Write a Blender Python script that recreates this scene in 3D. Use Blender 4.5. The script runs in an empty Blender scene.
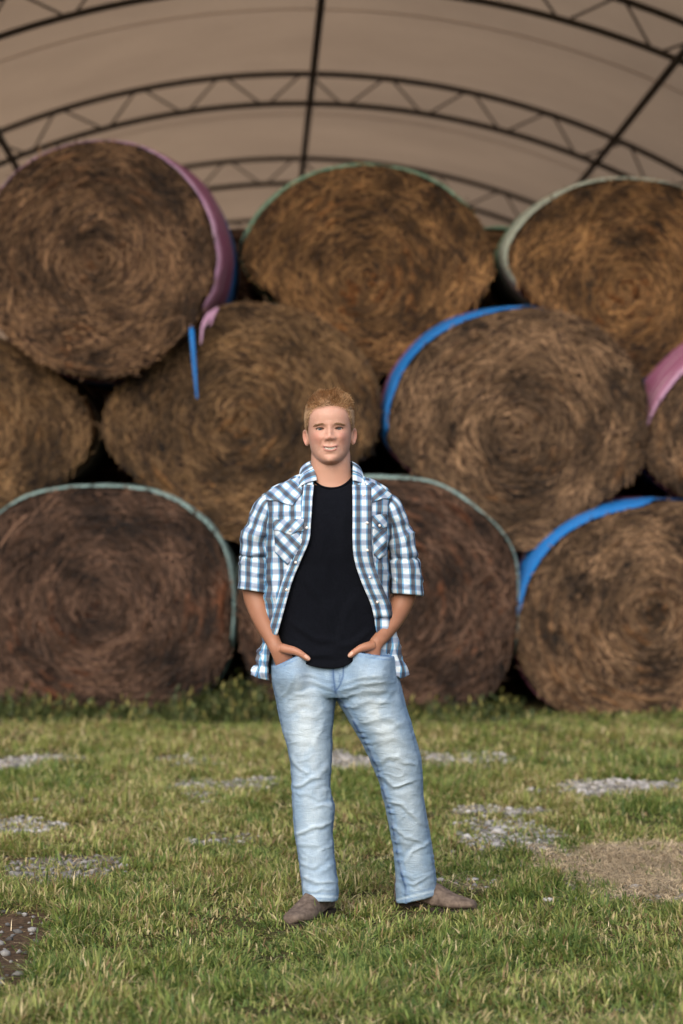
import bpy, math, random
import numpy as np
from mathutils import Vector
from mathutils.bvhtree import BVHTree

random.seed(7)
RNG = np.random.default_rng(11)
SC = bpy.context.scene
COL = SC.collection
F_PX, CX, HY, CAM_Z = 2418.0, 341.5, 595.0, 1.125
D0 = 8.4                      # distance of the standing man


def P(px, py, yo=0.0, d=D0):
    """a point of the place from its picture position and its distance"""
    y = d + yo
    return np.array([(px - CX) * y / F_PX, y, CAM_Z + (HY - py) * y / F_PX])


# ------------------------------------------------------------------ numbers
def _hash(ix, iy, iz, seed):
    h = (ix * 374761393 + iy * 668265263 + iz * 1274126177 + seed * 974634111) & 0xFFFFFFFF
    h = ((h ^ (h >> 13)) * 1103515245) & 0xFFFFFFFF
    h = ((h ^ (h >> 16)) * 2246822519) & 0xFFFFFFFF
    return ((h ^ (h >> 15)) & 0xFFFFFF) / float(0xFFFFFF)


def vnoise(p, seed=0):
    p = np.asarray(p, float)
    i = np.floor(p).astype(np.int64)
    f = p - i
    f = f * f * (3 - 2 * f)
    out = 0
    for dx in (0, 1):
        for dy in (0, 1):
            for dz in (0, 1):
                w = ((f[..., 0] if dx else 1 - f[..., 0]) * (f[..., 1] if dy else 1 - f[..., 1])
                     * (f[..., 2] if dz else 1 - f[..., 2]))
                out = out + w * _hash(i[..., 0] + dx, i[..., 1] + dy, i[..., 2] + dz, seed)
    return out * 2 - 1


def fbm(p, seed=0, octv=3):
    p = np.asarray(p, float)
    s, a, t = 0, 1.0, 0
    for o in range(octv):
        s = s + a * vnoise(p * (2.03 ** o), seed + o * 17)
        t += a
        a *= 0.5
    return s / t


def interp(xs, pts):
    """smooth interpolation of a table of (x, v1, v2 ...)"""
    t = np.array(pts, float)
    x = t[:, 0]
    out = []
    for k in range(1, t.shape[1]):
        y = t[:, k]
        m = np.gradient(y, x)
        i = np.clip(np.searchsorted(x, xs) - 1, 0, len(x) - 2)
        h = x[i + 1] - x[i]
        s = np.clip((xs - x[i]) / h, 0, 1)
        s2, s3 = s * s, s * s * s
        out.append((2 * s3 - 3 * s2 + 1) * y[i] + (s3 - 2 * s2 + s) * h * m[i]
                   + (-2 * s3 + 3 * s2) * y[i + 1] + (s3 - s2) * h * m[i + 1])
    return out


def smooth(a, b, x):
    t = np.clip((x - a) / (b - a), 0, 1)
    return t * t * (3 - 2 * t)


# ------------------------------------------------------------------ meshes
def mesh_data(name, V, quads=None, tris=None, uv=None, col=None, smooth_on=True):
    V = np.asarray(V, np.float32)
    me = bpy.data.meshes.new(name)
    q = np.zeros((0, 4), np.int32) if quads is None else np.asarray(quads, np.int32).reshape(-1, 4)
    t = np.zeros((0, 3), np.int32) if tris is None else np.asarray(tris, np.int32).reshape(-1, 3)
    loops = np.concatenate([q.ravel(), t.ravel()]).astype(np.int32)
    starts = np.concatenate([np.arange(len(q)) * 4, len(q) * 4 + np.arange(len(t)) * 3]).astype(np.int32)
    me.vertices.add(len(V))
    me.vertices.foreach_set('co', V.ravel())
    me.loops.add(len(loops))
    me.loops.foreach_set('vertex_index', loops)
    me.polygons.add(len(starts))
    me.polygons.foreach_set('loop_start', starts)
    if uv is not None:
        lay = me.uv_layers.new(name='UVMap')
        lay.data.foreach_set('uv', np.asarray(uv, np.float32)[loops].ravel())
    me.update(calc_edges=True)
    me.validate()
    if col is not None:
        c = np.ones((len(V), 4), np.float32)
        c[:, :3] = col
        at = me.color_attributes.new('Col', 'FLOAT_COLOR', 'POINT')
        at.data.foreach_set('color', c.ravel())
    if smooth_on:
        me.polygons.foreach_set('use_smooth', np.ones(len(starts), bool))
    return me


def wloc(o):
    v = np.zeros(3)
    while o is not None:
        v = v + np.array(o.location)
        o = o.parent
    return v


def link(name, me, mat, parent=None, loc=None):
    """V of the mesh is in world coordinates; loc (or the parent's place) becomes the origin"""
    o = bpy.data.objects.new(name, me)
    COL.objects.link(o)
    if parent is not None:
        org = wloc(parent)
        o.parent = parent
    else:
        org = np.array(loc if loc is not None else (0, 0, 0), float)
        o.location = org
    if np.abs(org).max() > 0:
        n = len(me.vertices)
        c = np.empty(n * 3, np.float32)
        me.vertices.foreach_get('co', c)
        me.vertices.foreach_set('co', (c.reshape(-1, 3) - org.astype(np.float32)).ravel())
        me.update()
    if mat is not None:
        me.materials.append(mat)
    return o


def build(name, V, quads=None, tris=None, mat=None, parent=None, loc=None, uv=None, col=None, smooth_on=True):
    return link(name, mesh_data(name, V, quads, tris, uv, col, smooth_on), mat, parent, loc)


def tag(o, label=None, cat=None, group=None, kind=None):
    if label:
        o['label'] = label
    if cat:
        o['category'] = cat
    if group:
        o['group'] = group
    if kind:
        o['kind'] = kind
    return o


def empty(name, loc):
    o = bpy.data.objects.new(name, None)
    o.empty_display_size = 0.2
    COL.objects.link(o)
    o.location = loc
    return o


def grid_quads(nr, nc, closed=False, base=0):
    cc = nc if closed else nc - 1
    r, c = np.meshgrid(np.arange(nr - 1), np.arange(cc), indexing='ij')
    c2 = (c + 1) % nc
    return (base + np.stack([r * nc + c, r * nc + c2, (r + 1) * nc + c2, (r + 1) * nc + c], -1)).reshape(-1, 4)


class Soup:
    """collects pieces for ONE mesh"""
    def __init__(s):
        s.V, s.Q, s.T, s.n, s.U, s.C = [], [], [], 0, [], []

    def add(s, V, quads=None, tris=None, uv=None, col=None):
        V = np.asarray(V, float).reshape(-1, 3)
        if quads is not None and len(quads):
            s.Q.append(np.asarray(quads).reshape(-1, 4) + s.n)
        if tris is not None and len(tris):
            s.T.append(np.asarray(tris).reshape(-1, 3) + s.n)
        s.V.append(V)
        s.U.append(np.zeros((len(V), 2)) if uv is None else np.asarray(uv).reshape(-1, 2))
        s.C.append(np.ones((len(V), 3)) if col is None else np.broadcast_to(np.asarray(col, float), (len(V), 3)))
        s.n += len(V)

    def grid(s, G, closed=False, caps=False, uv=None, col=None):
        nr, nc = G.shape[:2]
        V = G.reshape(-1, 3)
        q = grid_quads(nr, nc, closed)
        if caps:
            V = np.vstack([V, G[0].mean(0), G[-1].mean(0)])
            k = np.arange(nc)
            k2 = (k + 1) % nc
            t = np.vstack([np.stack([np.full(nc, nr * nc), k2, k], -1),
                           np.stack([np.full(nc, nr * nc + 1), (nr - 1) * nc + k, (nr - 1) * nc + k2], -1)])
            if uv is not None:
                uv = np.vstack([uv.reshape(-1, 2), uv.reshape(-1, 2)[:1], uv.reshape(-1, 2)[-1:]])
            if col is not None and np.ndim(col) > 1:
                col = np.vstack([col.reshape(-1, 3), col.reshape(-1, 3)[:1], col.reshape(-1, 3)[-1:]])
            s.add(V, q, t, uv, col)
        else:
            s.add(V, q, None, uv, col)

    def tube(s, pts, rad, n=10, caps=True, flat=None, col=None):
        s.grid(tube_grid(pts, rad, n, flat), closed=True, caps=caps, col=col)

    def build(s, name, mat, parent=None, loc=None, uv=False, col=False, smooth_on=True):
        return build(name, np.vstack(s.V), np.vstack(s.Q) if s.Q else None, np.vstack(s.T) if s.T else None, mat,
                     parent, loc, np.vstack(s.U) if uv else None, np.vstack(s.C) if col else None, smooth_on)


def frames(pts, ref=(0, -1, 0)):
    pts = np.asarray(pts, float)
    T = np.gradient(pts, axis=0)
    T /= np.linalg.norm(T, axis=1)[:, None] + 1e-12
    A = np.cross(T, np.asarray(ref, float))
    bad = np.linalg.norm(A, axis=1) < 1e-3
    A[bad] = np.cross(T[bad], (1, 0, 0))
    A /= np.linalg.norm(A, axis=1)[:, None]
    B = np.cross(A, T)
    return T, A, B


def tube_grid(pts, rad, n=10, flat=None, ref=(0, -1, 0)):
    """rings along pts; rad = half-size across; flat = half-size along the view direction"""
    pts = np.asarray(pts, float)
    T, A, B = frames(pts, ref)
    rad = np.broadcast_to(np.asarray(rad, float), (len(pts),))
    fl = rad if flat is None else np.broadcast_to(np.asarray(flat, float), (len(pts),))
    th = np.linspace(0, 2 * np.pi, n, endpoint=False)
    return (pts[:, None] + A[:, None] * (rad[:, None] * np.cos(th))[..., None]
            + B[:, None] * (fl[:, None] * np.sin(th))[..., None])


def resample(pts, n):
    """smooth path through points (rows may hold extra columns such as radii)"""
    p = np.asarray(pts, float)
    d = np.r_[0, np.cumsum(np.linalg.norm(np.diff(p[:, :3], axis=0), axis=1))]
    x = np.linspace(0, d[-1], n)
    return np.stack(interp(x, np.column_stack([d, p])), -1)


def grid_normals(G, closed):
    if closed:
        du = np.roll(G, -1, 1) - np.roll(G, 1, 1)
    else:
        du = np.gradient(G, axis=1)
    dv = np.gradient(G, axis=0)
    n = np.cross(dv, du)
    return n / (np.linalg.norm(n, axis=-1, keepdims=True) + 1e-12)


# ------------------------------------------------------------------ materials
class NT:
    def __init__(s, name):
        s.mat = bpy.data.materials.new(name)
        s.mat.use_nodes = True
        s.t = s.mat.node_tree
        s.t.nodes.clear()
        s.out = s.t.nodes.new('ShaderNodeOutputMaterial')

    def n(s, typ, ins=None, **kw):
        nd = s.t.nodes.new('ShaderNode' + typ)
        for k, v in kw.items():
            setattr(nd, k, v)
        for k, v in (ins or {}).items():
            s.set(nd.inputs[k], v)
        return nd

    def set(s, sock, v):
        if isinstance(v, bpy.types.NodeSocket):
            s.t.links.new(v, sock)
        elif isinstance(v, (tuple, list)) and len(v) == 3 and sock.type == 'RGBA':
            sock.default_value = (*v, 1)
        else:
            sock.default_value = v

    def m(s, op, a, b=0.0, c=0.0, clamp=False):
        nd = s.n('Math', operation=op, use_clamp=clamp)
        s.set(nd.inputs[0], a)
        s.set(nd.inputs[1], b)
        s.set(nd.inputs[2], c)
        return nd.outputs[0]

    def noise(s, vec, scale, detail=3.0, rough=0.55, dist=0.0):
        nd = s.n('TexNoise', {'Scale': scale, 'Detail': detail, 'Roughness': rough, 'Distortion': dist})
        if vec is not None:
            s.set(nd.inputs['Vector'], vec)
        return nd.outputs[0]

    def ramp(s, fac, stops):
        nd = s.n('ValToRGB')
        el = nd.color_ramp.elements
        while len(el) < len(stops):
            el.new(0.5)
        for e, (p, c) in zip(el, stops):
            e.position = p
            e.color = (*c, 1) if len(c) == 3 else c
        s.set(nd.inputs[0], fac)
        return nd.outputs[0]

    def mix(s, fac, a, b, blend='MIX'):
        nd = s.n('Mix', data_type='RGBA', blend_type=blend)
        s.set(nd.inputs[0], fac)
        s.set(nd.inputs[6], a)
        s.set(nd.inputs[7], b)
        return nd.outputs[2]

    def step(s, x, a, b, lo=0.0, hi=1.0):
        nd = s.n('MapRange', {'Value': x, 'From Min': a, 'From Max': b, 'To Min': lo, 'To Max': hi}, interpolation_type='SMOOTHSTEP')
        return nd.outputs[0]

    def obj(s):
        return s.n('TexCoord').outputs['Object']

    def attr(s, name='Col'):
        return s.n('Attribute', attribute_name=name).outputs['Color']

    def bump(s, h, strength=0.3, dist=0.01):
        return s.n('Bump', {'Height': h, 'Strength': strength, 'Distance': dist}).outputs[0]

    def bsdf(s, color, rough=0.8, spec=0.3, normal=None, **ins):
        b = s.n('BsdfPrincipled', {'Base Color': color, 'Roughness': rough, 'Specular IOR Level': spec})
        if normal is not None:
            s.set(b.inputs['Normal'], normal)
        for k, v in ins.items():
            s.set(b.inputs[k.replace('_', ' ')], v)
        return b.outputs[0]

    def done(s, shader):
        s.t.links.new(shader, s.out.inputs['Surface'])
        return s.mat


def plain(name, color, rough=0.7, spec=0.3, var=0.15, scale=30.0):
    t = NT(name)
    n = t.noise(t.obj(), scale)
    c = t.mix(n, tuple(x * (1 - var) for x in color), tuple(min(1, x * (1 + var)) for x in color))
    return t.done(t.bsdf(c, rough, spec, t.bump(n, 0.15, 0.004)))
# ================================================================== ground
SLOPE = 0.0425


def base_z(y):
    y = np.asarray(y, float)
    return SLOPE * (np.clip(y, 5.0, 40.0) - D0)


def bumps(x, y):
    return 0.016 * fbm(np.stack([x * 1.3, y * 1.3, 0 * x], -1), 5, 3) * smooth(60, 20, np.abs(x) + np.abs(y - 10))


def gz(x, y):
    return base_z(y) + bumps(np.asarray(x, float), np.asarray(y, float))


def ground_d(py):
    return (CAM_Z + SLOPE * D0) / (SLOPE + (py - HY) / F_PX)


# bare places: picture centre and half sizes, how bare, kind
PATCHES_PX = [
    (18, 764, 62, 11, 1.0, 'gravel'), (215, 788, 75, 13, 0.62, 'gravel'), (190, 762, 40, 5, .4, 'gravel'),
    (350, 763, 40, 8, 1.0, 'gravel'), (462, 760, 55, 8, 0.7, 'gravel'), (508, 828, 62, 22, 0.8, 'gravel'),
    (625, 789, 85, 10, .95, 'gravel'), (640, 872, 108, 30, 1.0, 'straw'), (590, 892, 60, 14, 0.5, 'gravel'), (38, 872, 80, 18, .9, 'dirt'), (45, 871, 60, 12, .55, 'gravel'),
    (8, 945, 42, 40, 1.0, 'dirt'), (12, 827, 45, 9, 0.7, 'gravel'), (470, 885, 40, 10, .25, 'straw'), (215, 840, 40, 6, .35, 'gravel'),
    (640, 1010, 60, 12, 0.35, 'dirt'), (60, 800, 40, 5, .3, 'gravel'),
]
PATCHES = []
for (px, py, rx, ry, k, kind) in PATCHES_PX:
    d = ground_d(py)
    PATCHES.append(((px - CX) * d / F_PX, d, rx * d / F_PX, abs(ground_d(py - ry) - ground_d(py + ry)) / 2, k, kind))


def bare(x, y, kinds=None):
    x = np.asarray(x, float)
    y = np.asarray(y, float)
    out = np.zeros_like(x)
    w = 0.62 * fbm(np.stack([x * 3.1, y * 3.1, 0 * x], -1), 31, 4) + 0.38 * vnoise(np.stack([x * 14, y * 14, 0 * x], -1), 77)
    for (cx, cy, rx, ry, k, kind) in PATCHES:
        if kinds and kind not in kinds:
            continue
        r = np.sqrt(((x - cx) / rx) ** 2 + ((y - cy) / ry) ** 2) + w
        out = np.maximum(out, k * (1 - smooth(0.65, 1.1, r)))
    return out


def axis(lo, hi, step, far):
    core = np.arange(lo, hi + 1e-6, step)
    g = step * 1.35 ** np.arange(1, 60)
    up = hi + np.cumsum(g)
    dn = lo - np.cumsum(g)
    return np.r_[dn[dn > -far][::-1], core, up[up < far]]


gx = axis(-4.2, 4.2, 0.045, 1500)
gy = axis(4.6, 17.5, 0.045, 1500)
GX, GY = np.meshgrid(gx, gy)
gV = np.stack([GX, GY, gz(GX, GY)], -1).reshape(-1, 3)
b_g = bare(gV[:, 0], gV[:, 1], ('gravel',))
b_s = bare(gV[:, 0], gV[:, 1], ('straw',))
b_d = bare(gV[:, 0], gV[:, 1], ('dirt',))
gcol = np.tile(np.array([[0.055, 0.052, 0.022]]), (len(gV), 1))
for w_, c_ in ((b_d, (0.085, 0.058, 0.04)), (b_s, (0.56, 0.465, 0.34)), (b_g, (0.32, 0.30, 0.265))):
    gcol = gcol + (np.array(c_) - gcol) * np.clip(w_ * 1.1, 0, 1)[:, None]
t = NT('soil and thatch')
co = t.obj()
n1, n2 = t.noise(co, 60, 4), t.noise(co, 7, 3)
c = t.mix(1.0, t.attr(), t.ramp(n1, [(0.3, (0.45, 0.43, 0.4)), (0.7, (1.35, 1.3, 1.2))]), 'MULTIPLY')
c = t.mix(1.0, c, t.ramp(n2, [(0.35, (0.75, 0.75, 0.75)), (0.65, (1.15, 1.12, 1.05))]), 'MULTIPLY')
M_soil = t.done(t.bsdf(c, 0.95, 0.1, t.bump(n1, 0.6, 0.02)))
ground = build('ground', gV, grid_quads(len(gy), len(gx)), mat=M_soil, col=gcol)
tag(ground, 'mown field ground of soil and thatch rising gently to the barn', kind='structure')

# ------------------------------------------------------------------ grass
def blades(pos, h, w, az, lean, col, segs=3):
    n = len(pos)
    dirv = np.stack([np.cos(az), np.sin(az), 0 * az], -1)
    tw = az + RNG.normal(0, 0.5, n) + np.pi / 2
    side = np.stack([np.cos(tw), np.sin(tw), 0 * tw], -1)
    V = np.zeros((n, segs * 2 + 1, 3), np.float32)
    for k in range(segs + 1):
        s = k / segs
        c = pos + dirv * (lean * h * s ** 1.7)[:, None]
        c = c + np.array([0, 0, 1.0]) * (h * s * (1 - 0.38 * np.clip(lean, 0, 1.6) * s))[:, None]
        if k < segs:
            ww = (w * (1 - 0.25 * s) * 0.5)[:, None] * side
            V[:, 2 * k] = c - ww
            V[:, 2 * k + 1] = c + ww
        else:
            V[:, 2 * segs] = c
    m = segs * 2 + 1
    b = np.arange(n)[:, None] * m
    Q = np.concatenate([b + np.array([2 * k, 2 * k + 1, 2 * k + 3, 2 * k + 2]) for k in range(segs - 1)], 0)
    T = b + np.array([2 * segs - 2, 2 * segs - 1, 2 * segs])
    C = np.repeat(col, m, 0)
    return V.reshape(-1, 3), Q, T, C


def scatter(n, y0, y1, power=1.0, extra=0.55):
    y = y0 + (y1 - y0) * RNG.random(n) ** power
    x = (RNG.random(n) * 2 - 1) * (CX / F_PX * y + extra)
    return x, y


def grass_colors(x, y, n):
    pal = np.array([[0.079, 0.132, 0.038], [0.127, 0.194, 0.052], [0.202, 0.268, 0.070], [0.310, 0.335, 0.110],
                    [0.480, 0.400, 0.210], [0.275, 0.185, 0.098], [0.600, 0.510, 0.310]])
    dry = fbm(np.stack([x * 1.1, y * 0.9, 0 * x], -1), 91, 3)
    dry = np.clip(0.5 + 1.3 * dry + 0.5 * vnoise(np.stack([x * 5.5, y * 4.0, 0 * x], -1), 93), 0, 1)
    fine = RNG.random(n)
    p_dry = 0.12 + 0.30 * dry
    idx = np.where(fine < p_dry, RNG.choice([4, 5, 6], n, p=[.55, .28, .17]),
                   np.where(fine < p_dry + 0.22 + 0.25 * dry, 3, RNG.choice([0, 1, 2], n, p=[.25, .4, .35])))
    c = pal[idx] * (0.7 + 0.55 * RNG.random(n))[:, None]
    return c


S = Soup()
for (cnt, y0, y1, hh, ww, sg) in ((170000, 5.9, 9.6, 0.062, 0.0054, 3), (130000, 9.2, 12.8, 0.062, 0.0062, 3), (80000, 12.4, 16.3, 0.066, 0.0075, 2)):
    x, y = scatter(cnt, y0, y1)
    cl = fbm(np.stack([x * 4.2, y * 4.2, 0 * x], -1), 3, 2)
    fine = vnoise(np.stack([x * 13, y * 13, 0 * x], -1), 8)
    keep = RNG.random(cnt) < np.clip(0.74 + 0.55 * cl + 0.25 * fine, 0.12, 1) * (1 - 0.78 * bare(x, y) - 0.16 * (bare(x, y) > 0.75))
    x, y, cl, fine = x[keep], y[keep], cl[keep], fine[keep]
    n = len(x)
    br = bare(x, y)
    h = hh * np.clip(0.85 + 0.7 * cl + 0.35 * fine, 0.3, 1.7) * RNG.uniform(0.5, 1.25, n) * (1 - 0.45 * br)
    h *= 1 - 0.5 * smooth(14.2, 15.8, y)
    tall = RNG.random(n) < 0.02
    h[tall] *= 1.5
    az = 2 * np.pi * vnoise(np.stack([x * 5, y * 5, 0 * x + 3], -1), 14) + RNG.normal(0, 1.4, n)
    lean = np.abs(RNG.normal(0.8, 0.6, n)) + 0.1
    pos = np.stack([x, y, gz(x, y) - 0.004], -1)
    V, Q, T, C = blades(pos, h, ww * RNG.uniform(0.6, 1.4, n), az, lean, grass_colors(x, y, n), sg)
    S.add(V, Q, T, col=C)
# dead stems lying in the straw-coloured bare patch
n = 26000
x, y = scatter(n, 6.5, 14)
k = RNG.random(n) < np.clip(bare(x, y, ('straw',)) * 1.2 + 0.05 * bare(x, y, ('dirt',)) + 0.03, 0, 1)
x, y = x[k], y[k]
n = len(x)
for (cx_, cy_, rx_, ry_, k_, kind_) in PATCHES:
    if kind_ == 'straw' and k_ > 0.5:
        m_ = 15000
        x2, y2 = cx_ + rx_ * RNG.normal(0, .6, m_), cy_ + ry_ * RNG.normal(0, .6, m_)
        k2 = RNG.random(m_) < np.clip(bare(x2, y2, ('straw',)) + .05, 0, 1)
        x, y = np.r_[x, x2[k2]], np.r_[y, y2[k2]]
n = len(x)
V, Q, T, C = blades(np.stack([x, y, gz(x, y) + 0.002], -1), RNG.uniform(0.02, 0.065, n), RNG.uniform(0.002, 0.0042, n),
                    RNG.uniform(0, 6.3, n), RNG.uniform(1.2, 3.2, n),
                    np.array([[0.60, 0.475, 0.31]]) * RNG.uniform(0.3, 1.25, n)[:, None], 2)
LITTER = (V, Q, T, C)


def leaf_material(name, trans=0.35):
    t = NT(name)
    c = t.attr()
    a = t.bsdf(c, 0.55, 0.25)
    b = t.n('BsdfTranslucent', {'Color': t.mix(1.0, c, (1.0, 1.05, 0.6), 'MULTIPLY')}).outputs[0]
    mx = t.n('MixShader', {0: trans})
    t.set(mx.inputs[1], a)
    t.set(mx.inputs[2], b)
    return t.done(mx.outputs[0])


M_grass = leaf_material('grass blades', 0.45)
tag(S.build('grass', M_grass, col=True), 'short green and straw coloured grass over the field', 'grass', kind='stuff')

t = NT('dry straw litter')
M_litter = t.done(t.bsdf(t.attr(), 0.8, 0.2))
V, Q, T, C = LITTER
tag(build('straw_litter', V, Q, T, M_litter, col=C), 'dry straw strewn over the bare patch to the right of the man', 'straw', kind='stuff')

# ------------------------------------------------------------------ tall weeds along the foot of the bales
S = Soup()
n = 17000
x = RNG.uniform(-3.4, 3.4, n)
y = 16.1 - 0.6 * RNG.random(n) ** 1.8
tuft = 0.5 + 0.5 * fbm(np.stack([x * 2.0, 0 * x, 0 * x], -1), 55, 2)
for cxw, sg_, am in ((-0.72, 0.25, 0.6), (-2.1, 0.3, 0.35), (0.2, 0.5, 0.3), (1.08, 0.22, 0.35), (-1.2, 0.25, 0.3)):
    tuft = tuft + am * np.exp(-((x - cxw) / sg_) ** 2)
tuft = tuft * np.where(x > 1.2, 0.35, 0.85)
k = RNG.random(n) < np.clip(-0.12 + 0.52 * tuft, 0.02, 1)
x, y, tuft = x[k], y[k], tuft[k]
n = len(x)
h = np.clip(0.02 + 0.27 * tuft ** 1.5 * RNG.random(n) ** 1.5, 0.02, 0.5) * (0.4 + 0.6 * (y - 15.4) / 0.65)
pal = np.array([[0.034, 0.048, 0.018], [0.055, 0.074, 0.026], [0.085, 0.105, 0.036], [0.18, 0.155, 0.065]])
C0 = pal[RNG.choice(4, n, p=[.3, .35, .25, .1])] * RNG.uniform(0.7, 1.3, n)[:, None]
V, Q, T, C = blades(np.stack([x, y, gz(x, y)], -1), h, RNG.uniform(0.006, 0.014, n), RNG.uniform(0, 6.3, n),
                    np.abs(RNG.normal(0.3, 0.3, n)), C0, 3)
S.add(V, Q, T, col=C)
# broad leaves on the stems
n = 1800
i = RNG.choice(len(x), n)
hh = h[i] * RNG.uniform(0.3, 0.95, n)
V, Q, T, C = blades(np.stack([x[i], y[i], gz(x[i], y[i]) + hh], -1), RNG.uniform(0.03, 0.07, n), RNG.uniform(0.012, 0.03, n),
                    RNG.uniform(0, 6.3, n), RNG.uniform(0.5, 1.6, n), pal[RNG.choice(3, n)] * RNG.uniform(0.8, 1.4, n)[:, None], 3)
S.add(V, Q, T, col=C)
# yellowish seed heads
n = 420
i = RNG.choice(len(x), n)
V, Q, T, C = blades(np.stack([x[i], y[i] - 0.02, gz(x[i], y[i]) + h[i] * 0.85], -1), RNG.uniform(0.03, 0.06, n), RNG.uniform(0.008, 0.014, n),
                    RNG.uniform(0, 6.3, n), RNG.uniform(0.1, 0.6, n), np.array([[0.22, 0.20, 0.06]]) * RNG.uniform(0.7, 1.3, n)[:, None], 3)
S.add(V, Q, T, col=C)
tag(S.build('weeds', leaf_material('weed leaves', 0.3), col=True), 'dark green weeds and taller grass along the foot of the bottom bales', 'weeds', kind='stuff')

# ------------------------------------------------------------------ gravel
ico = []
ph = (1 + 5 ** .5) / 2
for a_, b_ in ((1, ph), (-1, ph), (1, -ph), (-1, -ph)):
    ico += [(a_, b_, 0), (0, a_, b_), (b_, 0, a_)]
ico = np.array(ico, float)
ico /= np.linalg.norm(ico, axis=1)[:, None]
from itertools import combinations
L_e = min(np.linalg.norm(ico[i] - ico[j]) for i, j in combinations(range(12), 2)) * 1.01
icoT = []
for i, j, k in combinations(range(12), 3):
    if max(np.linalg.norm(ico[i] - ico[j]), np.linalg.norm(ico[j] - ico[k]), np.linalg.norm(ico[i] - ico[k])) < L_e:
        nrm = np.cross(ico[j] - ico[i], ico[k] - ico[i])
        icoT.append((i, j, k) if nrm @ ico[i] > 0 else (i, k, j))
icoT = np.array(icoT)
n = 90000
x, y = scatter(n, 6.3, 15.5, 0.8, 0.3)
pr = np.clip(bare(x, y, ('gravel',)) * 0.6 + bare(x, y, ('dirt',)) * 0.07 + bare(x, y, ('straw',)) * 0.22, 0, 1)
kk = bare(x, y, ('straw',)) > 0.3
k = RNG.random(n) < pr
x, y, kk = x[k], y[k], kk[k]
n = len(x)
sz = 0.006 + 0.012 * RNG.random(n) ** 2.5
sz *= np.where(RNG.random(n) < 0.04, 1.5, 1.0)
V = ico[None] * RNG.uniform(0.5, 1.35, (n, 12, 1)) * sz[:, None, None] * np.stack([RNG.uniform(.8, 1.4, n), RNG.uniform(.8, 1.3, n), RNG.uniform(.5, .8, n)], -1)[:, None]
V = V + np.stack([x, y, gz(x, y) + sz * 0.35], -1)[:, None]
tone = RNG.uniform(0.10, 0.42, n) * np.where(kk, 0.7, 1.0) * np.where(bare(x, y, ('dirt',)) > 0.2, 0.6, 1.0)
C = np.repeat(np.stack([tone * 1.02, tone * 0.985, tone * 0.95], -1), 12, 0)
t = NT('limestone gravel')
nn = t.noise(t.obj(), 160, 3)
M_gravel = t.done(t.bsdf(t.mix(1.0, t.attr(), t.ramp(nn, [(0.3, (.75, .75, .75)), (.7, (1.1, 1.1, 1.1))]), 'MULTIPLY'), 0.9, 0.2))
g = build('gravel', V.reshape(-1, 3), None, (np.arange(n)[:, None, None] * 12 + icoT[None]).reshape(-1, 3), M_gravel, col=C, smooth_on=False)
tag(g, 'pale grey crushed stone showing through thin patches of grass', 'gravel', kind='stuff')

# ================================================================== hoop barn
H_AP = 5.0
YAW = math.atan((255 - CX) / F_PX)
AX = np.array([math.tan(YAW), 1.0, 0])
AX /= np.linalg.norm(AX)
LAT = np.array([AX[1], -AX[0], 0])
R_UP, T_DEP = 7.68, 0.285
ZC = CAM_Z + H_AP - R_UP
D_T2, SPC = 23.2, 4.5
x_t2 = (305 - CX) * D_T2 / F_PX


def barn(lat, d, z):
    """lat across the barn from its centre line, d along (distance of that frame from the camera)"""
    s = (d - D_T2)
    return np.array([x_t2, D_T2, 0]) + LAT * lat + AX * s + np.array([0, 0, z])


def arc(r, d, ang):
    return np.array([barn(r * math.sin(a), d, ZC + r * math.cos(a)) for a in np.atleast_1d(ang)])


A_END = math.acos((0.35 + 0.9 - ZC) / R_UP) if (1.25 - ZC) < R_UP else 1.2
barn_root = empty('hoop_barn', tuple(barn(0, 14.25, float(base_z(14.25)))))
tag(barn_root, 'arched fabric covered hay barn with dark tubular trusses sheltering the bale stack', 'barn')
t = NT('dark truss steel')
nn = t.noise(t.obj(), 25, 4)
M_steel = t.done(t.bsdf(t.ramp(nn, [(0.35, (0.030, 0.023, 0.018)), (0.7, (0.070, 0.050, 0.038))]), 0.55, 0.4))
t = NT('translucent barn cover')
co = t.obj()
nn = t.noise(co, 0.7, 4)
sep = t.n('SeparateXYZ', {0: co})
weave = t.noise(t.n('Mapping', {0: co, 3: (40, 6, 40)}).outputs[0], 3.0, 2)
cc = t.ramp(nn, [(0.3, (0.385, 0.300, 0.226)), (0.7, (0.465, 0.365, 0.276))])
cc = t.mix(0.12, cc, t.ramp(weave, [(0.3, (.5, .42, .35)), (0.7, (.8, .7, .6))]))
df = t.n('BsdfDiffuse', {'Color': cc}).outputs[0]
tr = t.n('BsdfTranslucent', {'Color': t.mix(1.0, cc, (0.95, 0.84, 0.72), 'MULTIPLY')}).outputs[0]
mx = t.n('MixShader', {0: 0.40})
t.set(mx.inputs[1], df)
t.set(mx.inputs[2], tr)
M_cover = t.done(mx.outputs[0])
angs = np.linspace(-A_END, A_END, 97)
D_FRONT, N_FR = D_T2 - 2 * SPC, 6
ds = np.arange(D_FRONT - 0.15, D_FRONT + (N_FR - 1) * SPC + 0.2, 0.45)
G = np.zeros((len(ds), len(angs), 3))
for i, d in enumerate(ds):
    ph_ = ((d - D_FRONT) % SPC) / SPC
    sag = 0.045 * math.sin(math.pi * ph_) ** 2
    G[i] = arc(R_UP + 0.045 - sag, d, angs)
o = build('roof_cover', G.reshape(-1, 3), grid_quads(len(ds), len(angs)), mat=M_cover, parent=barn_root)
o['label'] = 'pale translucent fabric roof skin'
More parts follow.
